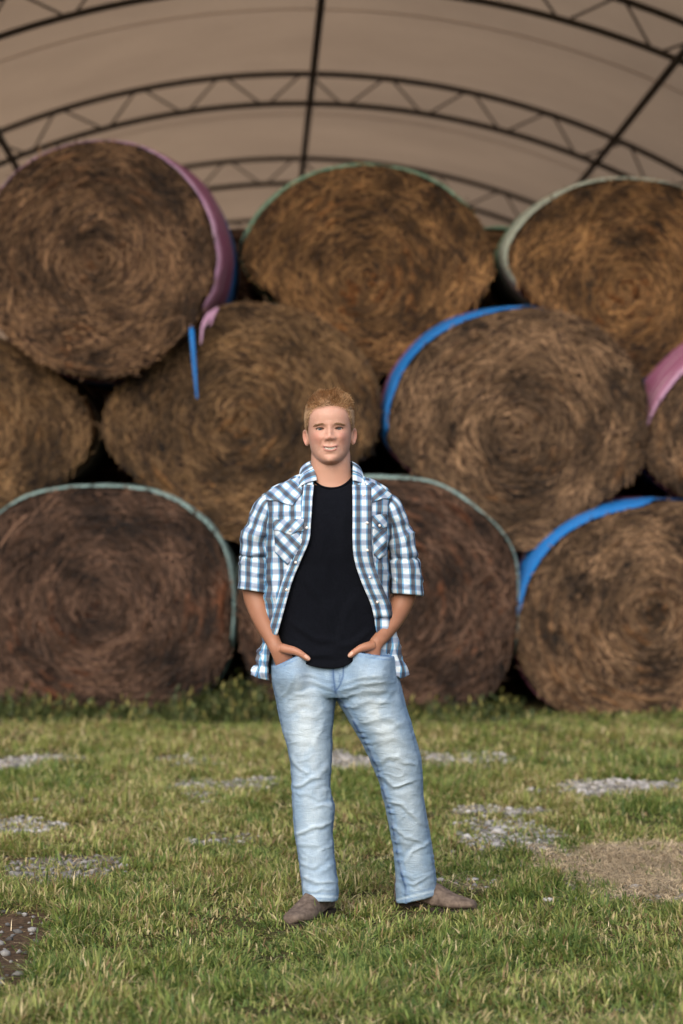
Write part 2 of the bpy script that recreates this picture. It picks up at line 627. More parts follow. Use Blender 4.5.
# lapped welds of the cover, half way between the trusses
S = Soup()
for i in range(N_FR - 1):
    d = D_FRONT + (i + 0.42) * SPC
    S.grid(np.stack([arc(R_UP - 0.012, d - 0.02, angs), arc(R_UP - 0.012, d + 0.02, angs)], 0))
S.build('cover_seam', M_cover, barn_root)
for i in range(N_FR):
    d = D_FRONT + i * SPC
    tr_o = Soup()
    tr_o.tube(arc(R_UP, d, angs), 0.028, 10)
    tr_o.tube(arc(R_UP - T_DEP, d, angs), 0.027, 10)
    pit = 0.104
    k = -int(A_END / pit) * pit
    up = np.arange(-11, 12) * pit
    for a0 in up:
        for sgn in (-1, 1):
            a1 = a0 + sgn * pit / 2
            if abs(a0) < A_END and abs(a1) < A_END:
                tr_o.tube(np.vstack([arc(R_UP - 0.01, d, a0 + sgn * 0.006), arc(R_UP - T_DEP + 0.01, d, a1 - sgn * 0.006)]), 0.0105, 6)
    tr_o.build('truss', M_steel, barn_root)
for a in (-0.78, -0.388, 0.006, 0.388, 0.78):
    S = Soup()
    S.tube(np.vstack([arc(R_UP - T_DEP - 0.02, d_, a) for d_ in np.linspace(D_FRONT - 0.1, D_FRONT + (N_FR - 1) * SPC, 12)]), 0.033, 10)
    S.build('purlin', M_steel, barn_root)
# low side walls that carry the arches, and the closed far end
t = NT('weathered plank wall')
co = t.obj()
nn = t.noise(t.n('Mapping', {0: co, 3: (1, 1, 6)}).outputs[0], 2.5, 4)
M_plank = t.done(t.bsdf(t.ramp(nn, [(0.3, (0.09, 0.07, 0.055)), (0.7, (0.2, 0.16, 0.125))]), 0.9, 0.2, t.bump(nn, 0.3, 0.02)))
x_wall = R_UP * math.sin(A_END)
z_wall = ZC + R_UP * math.cos(A_END)
for sgn in (-1, 1):
    S = Soup()
    for kx, zz in enumerate(np.arange(-0.25, z_wall - 0.05, 0.2)):
        dA, dB = D_FRONT - 0.1, D_FRONT + (N_FR - 1) * SPC + 0.1
        off = 0.06 + 0.012 * (kx % 2)
        pts = []
        for zz2 in (zz, min(zz + 0.195, z_wall)):
            for dd in (dA, dB):
                for l_ in (x_wall - off, x_wall + off):
                    pts.append(barn(sgn * l_, dd, zz2 + 0.1))
        S.add(np.array(pts), [(0, 2, 3, 1), (4, 5, 7, 6), (0, 1, 5, 4), (2, 6, 7, 3), (0, 4, 6, 2), (1, 3, 7, 5)])
    S.build('side_wall', M_plank, barn_root, smooth_on=False)
dB = D_FRONT + (N_FR - 1) * SPC + 0.12
ring = arc(R_UP + 0.03, dB, angs)
low = ring.copy()
low[:, 2] = 0.2
build('end_wall', np.stack([ring, low], 0).reshape(-1, 3), grid_quads(2, len(angs)), mat=M_cover, parent=barn_root, smooth_on=False)

# ================================================================== hay bales
def hay_material(name, dark, mid, light, gold):
    t = NT(name)
    sep = t.n('SeparateXYZ', {0: t.obj()})
    x, y, z = sep.outputs
    z = t.m('MULTIPLY', z, 1.12)
    r = t.m('SQRT', t.m('ADD', t.m('MULTIPLY', x, x), t.m('ADD', t.m('MULTIPLY', z, z), 1e-5)))
    cx, cz = t.m('DIVIDE', x, r), t.m('DIVIDE', z, r)
    inf = t.n('ObjectInfo').outputs['Random']

    def ringvec(k, kr, wob):
        ang = t.m('ADD', t.m('MULTIPLY', r, kr), t.m('MULTIPLY', wob, 2.2))
        a = t.m('ADD', ang, t.m('MULTIPLY', inf, 37.0))
        yy = t.m('MULTIPLY', y, 6.0)
        return t.n('CombineXYZ', {0: t.m('ADD', t.m('MULTIPLY', cx, k), yy), 1: t.m('MULTIPLY', cz, k), 2: a}).outputs[0]
    wob = t.noise(t.obj(), 2.3, 2)
    n1 = t.noise(ringvec(3.6, 24.0, wob), 1.0, 5, 0.66)
    n2 = t.noise(ringvec(10.0, 80.0, wob), 1.0, 5, 0.68)
    n3 = t.noise(t.n('Mapping', {0: t.obj(), 3: (34, 34, 34)}).outputs[0], 1.0, 4, 0.65, 1.2)
    n4 = t.noise(t.obj(), 1.6, 3)
    v = t.m('ADD', t.m('MULTIPLY', n1, 0.34), t.m('ADD', t.m('MULTIPLY', n2, 0.38), t.m('MULTIPLY', n3, 0.28)))
    spiral = t.m('SINE', t.m('ADD', t.m('MULTIPLY', r, 66.0), t.m('ADD', t.m('ARCTAN2', z, x), t.m('MULTIPLY', wob, 9.0))))
    v = t.m('ADD', v, t.m('MULTIPLY', spiral, 0.022))
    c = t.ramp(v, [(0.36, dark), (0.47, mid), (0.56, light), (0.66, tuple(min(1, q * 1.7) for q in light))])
    c = t.mix(t.step(n4, 0.42, 0.66, 0, 0.65), c, t.mix(1.0, c, gold, 'MULTIPLY'))
    return t.done(t.bsdf(c, 0.85, 0.15, t.bump(v, 0.9, 0.03)))


def strand_material(name):
    t = NT(name)
    return t.done(t.bsdf(t.attr(), 0.75, 0.2))


def net_material(name, c1, c2, split, hay, thin=0.35):
    """net wrap: bands of c1 (front) and c2 (rear), with the hay showing through the mesh"""
    t = NT(name)
    sep = t.n('SeparateXYZ', {0: t.obj()})
    wob = t.noise(t.obj(), 3.0, 2)
    yy = t.m('ADD', sep.outputs[1], t.m('MULTIPLY', t.m('SUBTRACT', wob, 0.5), 0.10))
    c = t.mix(t.step(yy, split - 0.01, split + 0.01), c1, c2)
    if c1 == PINK:
        c = t.mix(t.step(sep.outputs[1], 0.10, 0.0, 0, 0.55), c, (0.42, 0.27, 0.42))
    st = t.noise(t.n('Mapping', {0: t.obj(), 3: (1.5, 60, 1.5)}).outputs[0], 1.0, 3, 0.6)
    fine = t.noise(t.obj(), 42, 3, 0.6)
    c = t.mix(t.step(st, 0.50, 0.66, 0, 0.75 if c1 == PINK else 0.2), c, t.mix(0.5, c, (0.50, 0.46, 0.50)))
    c = t.mix(t.step(fine, 0.50, 0.68, 0, thin), c, hay)
    return t.done(t.bsdf(c, 0.75, 0.2, t.bump(st, 0.5, 0.01)))


BLUE, PINK, TEAL, GREEN, PALE, CLEAR = ((0.004, 0.115, 0.36), (0.20, 0.064, 0.118), (0.20, 0.30, 0.29), (0.15, 0.25, 0.17),
                                        (0.30, 0.33, 0.27), (0.11, 0.075, 0.045))
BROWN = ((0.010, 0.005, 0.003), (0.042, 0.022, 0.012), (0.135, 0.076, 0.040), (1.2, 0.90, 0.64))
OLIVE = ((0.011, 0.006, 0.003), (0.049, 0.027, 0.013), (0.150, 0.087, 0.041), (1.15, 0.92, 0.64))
ROOF_LIT = ((0.012, 0.0055, 0.003), (0.052, 0.025, 0.011), (0.180, 0.094, 0.037), (1.25, 0.86, 0.50))  # brown hay with the warm light under the roof put into its colour
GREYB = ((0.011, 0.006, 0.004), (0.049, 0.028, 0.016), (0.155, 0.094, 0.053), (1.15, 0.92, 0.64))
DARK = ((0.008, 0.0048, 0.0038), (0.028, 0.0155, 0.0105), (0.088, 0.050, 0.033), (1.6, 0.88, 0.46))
BALES = {   # centre px, half sizes px, front distance, palette, net (front, rear, split), net band (angle, half span, width), yaw, pitch
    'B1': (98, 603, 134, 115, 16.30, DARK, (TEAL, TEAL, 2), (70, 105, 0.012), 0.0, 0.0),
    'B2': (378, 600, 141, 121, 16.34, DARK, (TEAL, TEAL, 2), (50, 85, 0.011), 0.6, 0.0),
    'B3': (653, 613, 136, 111, 16.25, GREYB, (BLUE, PINK, 0.30), (136, 60, 0.135), 1.0, 0.6),
    'M0': (-38, 432, 131, 96, 16.50, OLIVE, (CLEAR, CLEAR, 2), (20, 0, 0), 0.0, 0.0),
    'M1': (241, 422, 141, 120, 16.48, OLIVE, (CLEAR, CLEAR, 2), (0, 0, 0), 0.0, 0.0),
    'M2': (516, 433, 136, 126, 16.42, GREYB, (BLUE, PINK, 0.30), (142, 70, 0.098, 76, 190), 1.2, 0.4),
    'M3': (774, 432, 136, 112, 16.40, GREYB, (PINK, BLUE, 0.40), (130, 66, 0.25), 2.4, 0.8),
    'T0': (102, 258, 126, 119, 16.20, BROWN, (PINK, BLUE, 0.43), (2, 80, 0.135, -38, 172), -0.5, 0.0),
    'T1': (365, 277, 131, 117, 16.85, ROOF_LIT, (GREEN, CLEAR, 1.0), (98, 95, 0.085, 25, 172), 0.0, 0.0),
    'T2': (625, 290, 132, 115, 16.80, ROOF_LIT, (PALE, GREEN, 0.3), (125, 95, 0.075, 40, 188), 0.4, 0.0),
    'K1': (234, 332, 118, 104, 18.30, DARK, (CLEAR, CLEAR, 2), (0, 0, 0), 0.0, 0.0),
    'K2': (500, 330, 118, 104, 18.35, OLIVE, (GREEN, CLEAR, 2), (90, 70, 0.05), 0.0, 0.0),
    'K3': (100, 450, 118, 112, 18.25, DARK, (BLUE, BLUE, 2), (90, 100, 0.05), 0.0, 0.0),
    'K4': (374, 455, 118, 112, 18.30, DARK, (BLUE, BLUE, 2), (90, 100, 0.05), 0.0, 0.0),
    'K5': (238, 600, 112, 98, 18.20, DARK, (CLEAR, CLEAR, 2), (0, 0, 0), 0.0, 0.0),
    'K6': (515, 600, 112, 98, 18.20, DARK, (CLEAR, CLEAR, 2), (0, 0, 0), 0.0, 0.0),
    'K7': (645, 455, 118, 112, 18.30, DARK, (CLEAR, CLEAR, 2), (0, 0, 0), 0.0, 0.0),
}
LABELS = {
    'B1': 'dark brown round bale with thin teal net edge, on the ground at far left',
    'B2': 'dark round bale on the ground directly behind the man, teal rim beside his elbow',
    'B3': 'shaggy round bale on the ground with a wide blue band on its upper left',
    'M0': 'olive brown bale cut by the left photo edge, under the pink wrapped bale',
    'M1': 'bare olive brown round bale just behind and beside the man\'s head, no coloured net',
    'M2': 'round bale with bright blue net crescent resting above the dark bale behind the man',
    'M3': 'bale with streaked pink net cut by the right photo edge',
    'T0': 'top row round bale edged with pink net and a loose blue strip',
    'T1': 'orange brown top row bale with green net edge, in the middle of the row',
    'T2': 'golden top row bale with pale green net edge, cut by the right photo edge',
    'K1': 'shaded second row bale glimpsed between the pink edged and green edged top bales',
    'K2': 'second row bale whose olive dome shows between the green edged and golden top bales',
    'K3': 'second row bale in the dark gap below the pink edged top bale',
    'K4': 'second row bale in the dark gap between the man\'s head and the blue netted bale',
    'K5': 'second row ground bale in the dark gap beside the man\'s plaid sleeve on the left',
    'K6': 'second row ground bale in the low gap left of the shaggy blue banded bale',
    'K7': 'second row bale behind the join of the blue netted and streaked pink bales',
}
SUPPORT = [('M0', 'B1', 0), ('M1', 'B1', 0), ('M1', 'B2', .1), ('M2', 'B2', .1), ('M2', 'B3', 0), ('M3', 'B3', 0),
           ('T0', 'M0', .6), ('T0', 'M1', .6), ('T1', 'M1', 0), ('T1', 'M2', 0), ('T2', 'M2', 0), ('T2', 'M3', 0),
           ('M1', 'M0', .5), ('M2', 'M1', .5), ('M3', 'M2', .3), ('T1', 'T0', .5), ('T2', 'T1', .5), ('B2', 'B1', .5), ('B3', 'B2', .5)]
geo = {}
for k, (px, py, a, b, d, *_r) in BALES.items():
    geo[k] = ((px - CX) * d / F_PX, CAM_Z + (HY - py) * d / F_PX, a * d / F_PX, b * d / F_PX)
NTH = 200
TH = np.linspace(-np.pi, np.pi, NTH, endpoint=False)


EXP = {'B': 2.6, 'M': 2.25, 'T': 2.08, 'K': 2.1}


def ell(a, b, th, q=2.2):
    return 1.0 / ((np.abs(np.cos(th)) / a) ** q + (np.abs(np.sin(th)) / b) ** q) ** (1 / q)


def outline(key):
    x, z, a, b = geo[key]
    r = ell(a, b, TH, EXP[key[0]])
    if key[0] == 'B':
        r = np.where(np.sin(TH) < 0, ell(a, b, TH, 3.1), r)
    for up, lo, share in SUPPORT:
        if key not in (up, lo):
            continue
        other = lo if key == up else up
        ox, oz, oa, ob = geo[other]
        D = math.hypot(ox - x, oz - z)
        phi = math.atan2(oz - z, ox - x)
        ri, rj = float(ell(a, b, phi, EXP[key[0]])), float(ell(oa, ob, phi + math.pi, EXP[other[0]]))
        over = ri + rj - D
        if over <= 0:
            continue
        h = ri - over * ((1 - share) if key == up else share)
        h += 0.05 if key == up else 0.0
        c = np.cos(TH - phi)
        lim = np.where(c > 0.2, h / np.maximum(c, 0.2), 99)
        r = np.minimum(r, lim)
    zg = 0.315
    if z - b < zg + 0.03:
        s = -np.sin(TH)
        r = np.minimum(r, np.where(s > 0.2, (z - zg + 0.015) / np.maximum(s, 0.2), 99))
    k = np.exp(-0.5 * (np.arange(-9, 10) / 4.2) ** 2)
    k /= k.sum()
    rp = np.r_[r[-9:], r, r[:9]]
    return np.convolve(rp, k, 'valid')


BL = 1.5
mats = {}


def make_bale(key, name='hay_bale', strands=True):
    px, py, a, b, d, pal, net, span, yaw, pitch = BALES[key]
    seed = sum(map(ord, key)) * 3
    x0, z0 = geo[key][:2]
    r_out = outline(key)
    root = empty(name, (x0, d, z0))
    ya, pa = math.radians(-yaw), math.radians(2.4 + pitch)
    root.rotation_euler = (0, 0, 0)
    ey = np.array([math.sin(-ya), math.cos(ya), math.sin(pa)])
    ey /= np.linalg.norm(ey)
    ex = np.cross(ey, (0, 0, 1.0))
    ex /= np.linalg.norm(ex)
    ez = np.cross(ex, ey)

    def world(u, v, w):
        return np.array([x0, d, z0]) + u[..., None] * ex + v[..., None] * ey + w[..., None] * ez
    # profile from the face centre out to the rim, along the side and over the back
    nf = 52
    rr = np.r_[np.linspace(0.0, 1, nf) ** 0.9 * 0.955]
    yy = -0.02 - 0.045 * (1 - rr ** 2)                       # the face bulges a little
    prof = [(r_, y_) for r_, y_ in zip(rr, yy)]
    prof += [(0.972, 0.0), (0.986, 0.03), (0.996, 0.075), (1.0, 0.13)] + [(1.0, q) for q in np.linspace(0.22, BL - 0.1, 9)]
    prof += [(0.985, BL - 0.03), (0.95, BL), (0.7, BL + 0.02), (0.35, BL + 0.03), (0.0, BL + 0.03)]
    pr = np.array(prof)
    Rr = pr[:, 0][:, None] * r_out[None]
    Yy = np.repeat(pr[:, 1][:, None], NTH, 1)
    U, W = Rr * np.cos(TH), Rr * np.sin(TH)
    ringp = np.stack([np.cos(TH)[None] * 2.4 + 0 * Rr, np.sin(TH)[None] * 2.4 + 0 * Rr, Rr * 15 + seed], -1)
    cen, hs, wid = span[:3]
    lo_, hi_ = span[3:] if len(span) == 5 else (cen - hs * 0.93, cen + hs * 0.93)
    ang_ = np.degrees(TH)
    dmid = np.abs((ang_ - (lo_ + hi_) / 2 + 180) % 360 - 180)
    dist = np.abs((np.degrees(TH) - cen + 180) % 360 - 180)
    vis = (1 - smooth(hs * 0.25, hs, dist)) if hs > 0 else 0 * TH
    shown = (1 - smooth((hi_ - lo_) / 2 - 14, (hi_ - lo_) / 2 + 2, dmid)) if hs > 0 else 0 * TH
    mf = {'B1': .8, 'B2': .8, 'T1': .55, 'T2': .5, 'T0': .36}.get(key, .12)
    taper = wid * (mf * shown + (1 - mf) * vis * shown)

    def cone(y_):
        return 1 - taper[None] * (1 - smooth(-0.25, 0.5, y_))
    Rr = Rr * cone(Yy)
    face = (Yy < 0.2) * smooth(0, 0.06, Rr)
    dsp = 0.042 * fbm(ringp, seed, 4) + 0.034 * fbm(np.stack([U * 9, W * 9, Yy * 9], -1), seed + 3, 3) + 0.03 * fbm(np.stack([U * 2.2, W * 2.2, Yy], -1), seed + 5, 2)
    dsp = dsp + 0.012 * np.sin(2 * np.pi * (Rr / 0.095 + TH / (2 * np.pi)) + 2 * fbm(np.stack([U * 3, W * 3, 0 * U], -1), seed + 9, 2))
    Yy = Yy + face * dsp * (pr[:, 0] < 0.99)[:, None]
    rim = smooth(0.8, 1.0, pr[:, 0])[:, None] * (Yy < BL - 0.02)
    dr = rim * (0.016 * fbm(np.stack([U * 6, W * 6, Yy * 5], -1), seed + 11, 3) + 0.010 * fbm(np.stack([U * 18, W * 18, Yy * 18], -1), seed + 12, 2))
    U, W = (Rr + dr) * np.cos(TH), (Rr + dr) * np.sin(TH)
    Gd = world(U, Yy, W)
    S = Soup()
    S.grid(Gd, closed=True)
    pk = tuple(map(tuple, pal))
    if pk not in mats:
        mats[pk] = hay_material('rolled hay', *pal)
    body = S.build('hay', mats[pk], root)
    # net wrap over the side
    jag = 0.03 * fbm(np.stack([np.cos(TH) * 4, np.sin(TH) * 4, 0 * TH + seed], -1), seed + 21, 3)
    sv = 1 - smooth((hi_ - lo_) / 2 - 14, (hi_ - lo_) / 2, dmid) if hs > 0 else 0 * TH
    y_st = (1 - sv) * 0.30 - sv * 0.012 + np.abs(jag) * (1.3 + 2 * (1 - sv))
    tt = np.linspace(0, 1, 14)[:, None]
    yN = y_st[None] + (BL - 0.06 - y_st[None]) * tt
    fac = np.interp(yN, pr[nf - 1:-5, 1], pr[nf - 1:-5, 0])
    drn = 0.010 * fbm(np.stack([np.cos(TH)[None] * 5 + 0 * yN, np.sin(TH)[None] * 5 + 0 * yN, yN * 9], -1), seed + 31, 4)
    rN = r_out[None] * np.maximum(fac, 0.985) * cone(yN) + 0.016 + drn + 0.008 * sv[None]
    Sn = Soup()
    Sn.grid(world(rN * np.cos(TH), yN, rN * np.sin(TH)), closed=True)
    thin = 0.75 if net[0] == TEAL else 0.55 if net[0] in (GREEN, PALE) else 0.10
    nm = net_material('net wrap', net[0], net[1], net[2], pal[1], thin)
    nw = Sn.build('net_wrap', nm, root)
    sm = nw.modifiers.new('thickness', 'SOLIDIFY')
    sm.thickness = 0.006
    sm.offset = 1
    # loose straws lying on the face
    if strands:
        n = 9500
        rho = np.sqrt(RNG.random(n)) * 0.985
        th = RNG.uniform(-np.pi, np.pi, n)
        ro = np.interp(th, TH, r_out * (1 - taper * 0.75), period=2 * np.pi) * rho
        Lh = RNG.uniform(0.05, 0.20, n)
        big = RNG.random(n) < 0.05
        Lh[big] *= 1.6
        tang = th + np.pi / 2 + RNG.normal(0, 0.42, n) * np.where(rho > 0.6, 1.3, 1.0)
        curl = RNG.normal(0.0, 1.4, n) + 1.0 / np.maximum(ro, 0.2)
        prf = np.interp(rho, rr / 0.955, yy)
        bulge = np.where(rho > 0.93, RNG.uniform(-0.01, 0.03, n), 0)
        depth = prf - RNG.uniform(-0.012, 0.022, n) + bulge
        m_ = 4
        segs = np.linspace(-0.5, 0.5, m_)
        V = np.zeros((n, m_, 2, 3))
        wd = RNG.uniform(0.0014, 0.0044, n)
        twist = RNG.uniform(-0.7, 0.7, n)
        stray = RNG.random(n) ** 4 * 3
        for j, s in enumerate(segs):
            an = tang + curl * Lh * s
            uu = ro * np.cos(th) + Lh * s * np.cos(tang + curl * Lh * s * 0.5)
            ww = ro * np.sin(th) + Lh * s * np.sin(tang + curl * Lh * s * 0.5)
            yv = depth - 0.02 * (RNG.random(n)) * abs(s) * 2
            lim_ = np.interp(np.arctan2(ww, uu), TH, r_out * (1 - taper * 0.9), period=2 * np.pi) * (0.99 + 0.035 * stray)
            k_ = np.minimum(1.0, lim_ / np.maximum(np.hypot(uu, ww), 1e-6))
            uu, ww = uu * k_, ww * k_
            sx, sz = -np.sin(an) * wd, np.cos(an) * wd
            V[:, j, 0] = world(uu - sx, yv - twist * wd, ww - sz)
            V[:, j, 1] = world(uu + sx, yv + twist * wd, ww + sz)
        base = np.arange(n)[:, None] * (m_ * 2)
        Q = np.concatenate([base + np.array([2 * j, 2 * j + 1, 2 * j + 3, 2 * j + 2]) for j in range(m_ - 1)], 0)
        p2, p3 = np.array(pal[1]), np.array(pal[2])
        mixv = np.clip(RNG.normal(0.70, 0.75, n), -0.35, 2.8)[:, None]
        patch = np.clip(0.85 + 1.3 * fbm(np.stack([ro * np.cos(th) * 6, ro * np.sin(th) * 6, 0 * th], -1), seed + 41, 3)[:, None], 0.25, 1.6)
        C = np.clip((p2 + (p3 - p2) * mixv) * patch * 0.85, 0.005, 1)
        if 'straws' not in mats:
            mats['straws'] = strand_material('straws')
        so = build('loose_straw', V.reshape(-1, 3), Q, None, mats['straws'], root, col=np.repeat(C, m_ * 2, 0))
        so['kind'] = 'stuff'
    return root


roots = {}
for key in BALES:
    roots[key] = make_bale(key, strands=key[0] != 'K')
    tag(roots[key], LABELS[key], 'hay bale', 'round hay bales stacked in the barn')

# the torn strip of blue net hanging from the pink wrapped bale, and its pink tatters
t = NT('loose net strip')
M_tail = t.done(t.bsdf(BLUE, 0.6, 0.3))


def ribbon(pts, wpx, d):
    q = np.array([[(a - CX) * d / F_PX, d + c, CAM_Z + (HY - b) * d / F_PX] for a, b, c in pts])
    r = resample(q, 24)
    wv = np.interp(np.linspace(0, 1, 24), [0, .15, .6, 1], [0.4, 1, .8, .35]) * wpx * d / F_PX / 2
    sd = np.array([0.95, 0.3, 0.05])
    return np.stack([r - sd * wv[:, None], r + np.array([0, -0.008, 0]), r + sd * wv[:, None]], 1)


S = Soup()
S.grid(ribbon([(190.5, 322, 0.06), (192.5, 340, -0.02), (195, 370, -0.04), (197.5, 399, -0.05)], 5.0, 16.15))
S.build('net_tail', M_tail, roots['T0'])
S = Soup()
for pts in ([(214, 308, .05), (209, 318, .0), (203, 330, -.03)], [(210, 310, .05), (204, 322, .0), (201, 345, -.03)], [(217, 306, .06), (213, 316, .02), (210, 326, 0)]):
    S.grid(ribbon(pts, 4.0, 16.18))
S.build('net_tatter', net_material('torn net', PINK, PINK, 9, (0.2, 0.13, 0.12), 0.6), roots['T0'])
# ================================================================== the young man
MAN = P(338, 905)
MAN[2] = float(gz(MAN[0], MAN[1]))


def to_px(V):
    return CX + V[..., 0] * F_PX / V[..., 1], HY - (V[..., 2] - CAM_Z) * F_PX / V[..., 1]


def hoop(px_l, px_r, yf, yb, py, nc=72, e=2.25, off=0.0, tilt=0.0):
    """closed ring: angle 0 = front centre, going towards picture right"""
    ph_ = np.linspace(0, 2 * np.pi, nc, endpoint=False)
    sx, cy = np.sin(ph_), -np.cos(ph_)
    sx = np.sign(sx) * np.abs(sx) ** (2 / e)
    cy = np.sign(cy) * np.abs(cy) ** (2 / e)
    px = (px_l + px_r) / 2 + (px_r - px_l) / 2 * sx
    yo = off + (yf + yb) / 2 + (yb - yf) / 2 * cy
    pyv = np.broadcast_to(np.asarray(py, float), px.shape) + tilt * sx
    d = D0 + yo
    dd = D0 + off
    return np.stack([(px - CX) * dd / F_PX, d, CAM_Z + (HY - pyv) * dd / F_PX], -1)


def loft(rows, n, nc=72, e=2.25, tilt=0.0):
    """rows: (py, xl, xr, yf, yb[, depth offset])"""
    rows = [tuple(r) + (0.0,) * (6 - len(r)) for r in rows]
    p = np.linspace(rows[0][0], rows[-1][0], n)
    v = interp(p, rows)
    return np.stack([hoop(v[0][i], v[1][i], v[2][i], v[3][i], p[i], nc, e, v[4][i], tilt) for i in range(n)], 0)


def limb(pts, n=40, nc=20):
    """pts: (px, py, yo, half width px, half thickness m)"""
    q = np.array([np.r_[P(a, b, c), w_ * (D0 + c) / F_PX, t_] for (a, b, c, w_, t_) in pts])
    r = resample(q, n)
    return tube_grid(r[:, :3], r[:, 3], nc, r[:, 4])


def remesh(soup, voxel, it=3, fac=0.5):
    me = mesh_data('tmp', np.vstack(soup.V), np.vstack(soup.Q) if soup.Q else None, np.vstack(soup.T) if soup.T else None)
    o = bpy.data.objects.new('tmp', me)
    COL.objects.link(o)
    m = o.modifiers.new('r', 'REMESH')
    m.mode = 'VOXEL'
    m.voxel_size = voxel
    if it:
        s_ = o.modifiers.new('s', 'SMOOTH')
        s_.iterations = it
        s_.factor = fac
    dg = bpy.context.evaluated_depsgraph_get()
    ev = o.evaluated_get(dg)
    new = bpy.data.meshes.new_from_object(ev)
    V = np.empty(len(new.vertices) * 3, np.float32)
    new.vertices.foreach_get('co', V)
    N = np.empty(len(new.vertices) * 3, np.float32)
    new.vertices.foreach_get('normal', N)
    loops = np.empty(len(new.loops), np.int32)
    new.loops.foreach_get('vertex_index', loops)
    tot = np.empty(len(new.polygons), np.int32)
    new.polygons.foreach_get('loop_total', tot)
    assert (tot == 4).all()
    bpy.data.objects.remove(o)
    bpy.data.meshes.remove(new)
    bpy.data.meshes.remove(me)
    return V.reshape(-1, 3).astype(float), N.reshape(-1, 3).astype(float), loops.reshape(-1, 4)


def seg_dist(px, py, poly):
    """distance to a polyline in picture units, and the position 0..1 along it"""
    best = np.full(px.shape, 1e9)
    pos = np.zeros(px.shape)
    sgn = np.zeros(px.shape)
    k = len(poly) - 1
    for i in range(k):
        (ax, ay), (bx, by) = poly[i], poly[i + 1]
        dx, dy = bx - ax, by - ay
        t_ = np.clip(((px - ax) * dx + (py - ay) * dy) / (dx * dx + dy * dy), 0, 1)
        ex, ey = px - ax - t_ * dx, py - ay - t_ * dy
        d = np.hypot(ex, ey)
        c = d < best
        best = np.where(c, d, best)
        pos = np.where(c, (i + t_) / k, pos)
        sgn = np.where(c, np.sign(dx * ey - dy * ex), sgn)
    return best, pos, sgn


def fold(px, py, poly, width, amp):
    """a ridge (amp>0) with a softer hollow beneath it, fading out at both ends"""
    d, t_, s_ = seg_dist(px, py, poly)
    end = smooth(0, 0.25, t_) * (1 - smooth(0.7, 1, t_)) * 0.8 + 0.2
    return amp * end * (np.exp(-(d / width) ** 2) - 0.55 * np.exp(-((d * s_ - 1.7 * width) / (1.2 * width)) ** 2))


# ------------------------------------------------------------------ head and body (one skin)
EYE_Y, FACE_X = 428.3, 329.6
HC = P(FACE_X, EYE_Y, 0.0)
SCL = D0 / F_PX
TILT = math.radians(1.6)


def head_to_world(L):
    L = np.asarray(L, float)
    c, s = math.cos(TILT), math.sin(TILT)
    return np.stack([HC[0] + c * L[..., 0] - s * L[..., 2], HC[1] + L[..., 1], HC[2] + s * L[..., 0] + c * L[..., 2]], -1)


def world_to_head(V):
    c, s = math.cos(TILT), math.sin(TILT)
    dx, dz = V[..., 0] - HC[0], V[..., 2] - HC[2]
    return np.stack([c * dx + s * dz, V[..., 1] - HC[1], -s * dx + c * dz], -1)


HEAD_T = [  # z, half width, front, back
    (-0.127, 0.020, 0.070, 0.000), (-0.122, 0.034, 0.083, 0.012), (-0.112, 0.0475, 0.0905, 0.022), (-0.100, 0.0565, 0.0915, 0.034),
    (-0.085, 0.0635, 0.0895, 0.046), (-0.066, 0.0685, 0.0905, 0.060), (-0.045, 0.0720, 0.0905, 0.072), (-0.022, 0.0745, 0.0905, 0.084),
    (0.000, 0.0760, 0.0900, 0.094), (0.020, 0.0775, 0.0950, 0.100), (0.045, 0.0780, 0.0945, 0.102), (0.070, 0.0715, 0.0850, 0.096),
    (0.090, 0.0560, 0.0670, 0.080), (0.103, 0.0370, 0.0440, 0.054), (0.110, 0.0150, 0.0160, 0.020)]


def gauss(x, z, cx, cz, sx, sz):
    return np.exp(-((x - cx) / sx) ** 2 - ((z - cz) / sz) ** 2)


def zfeat(z):
    return z + 0.0074


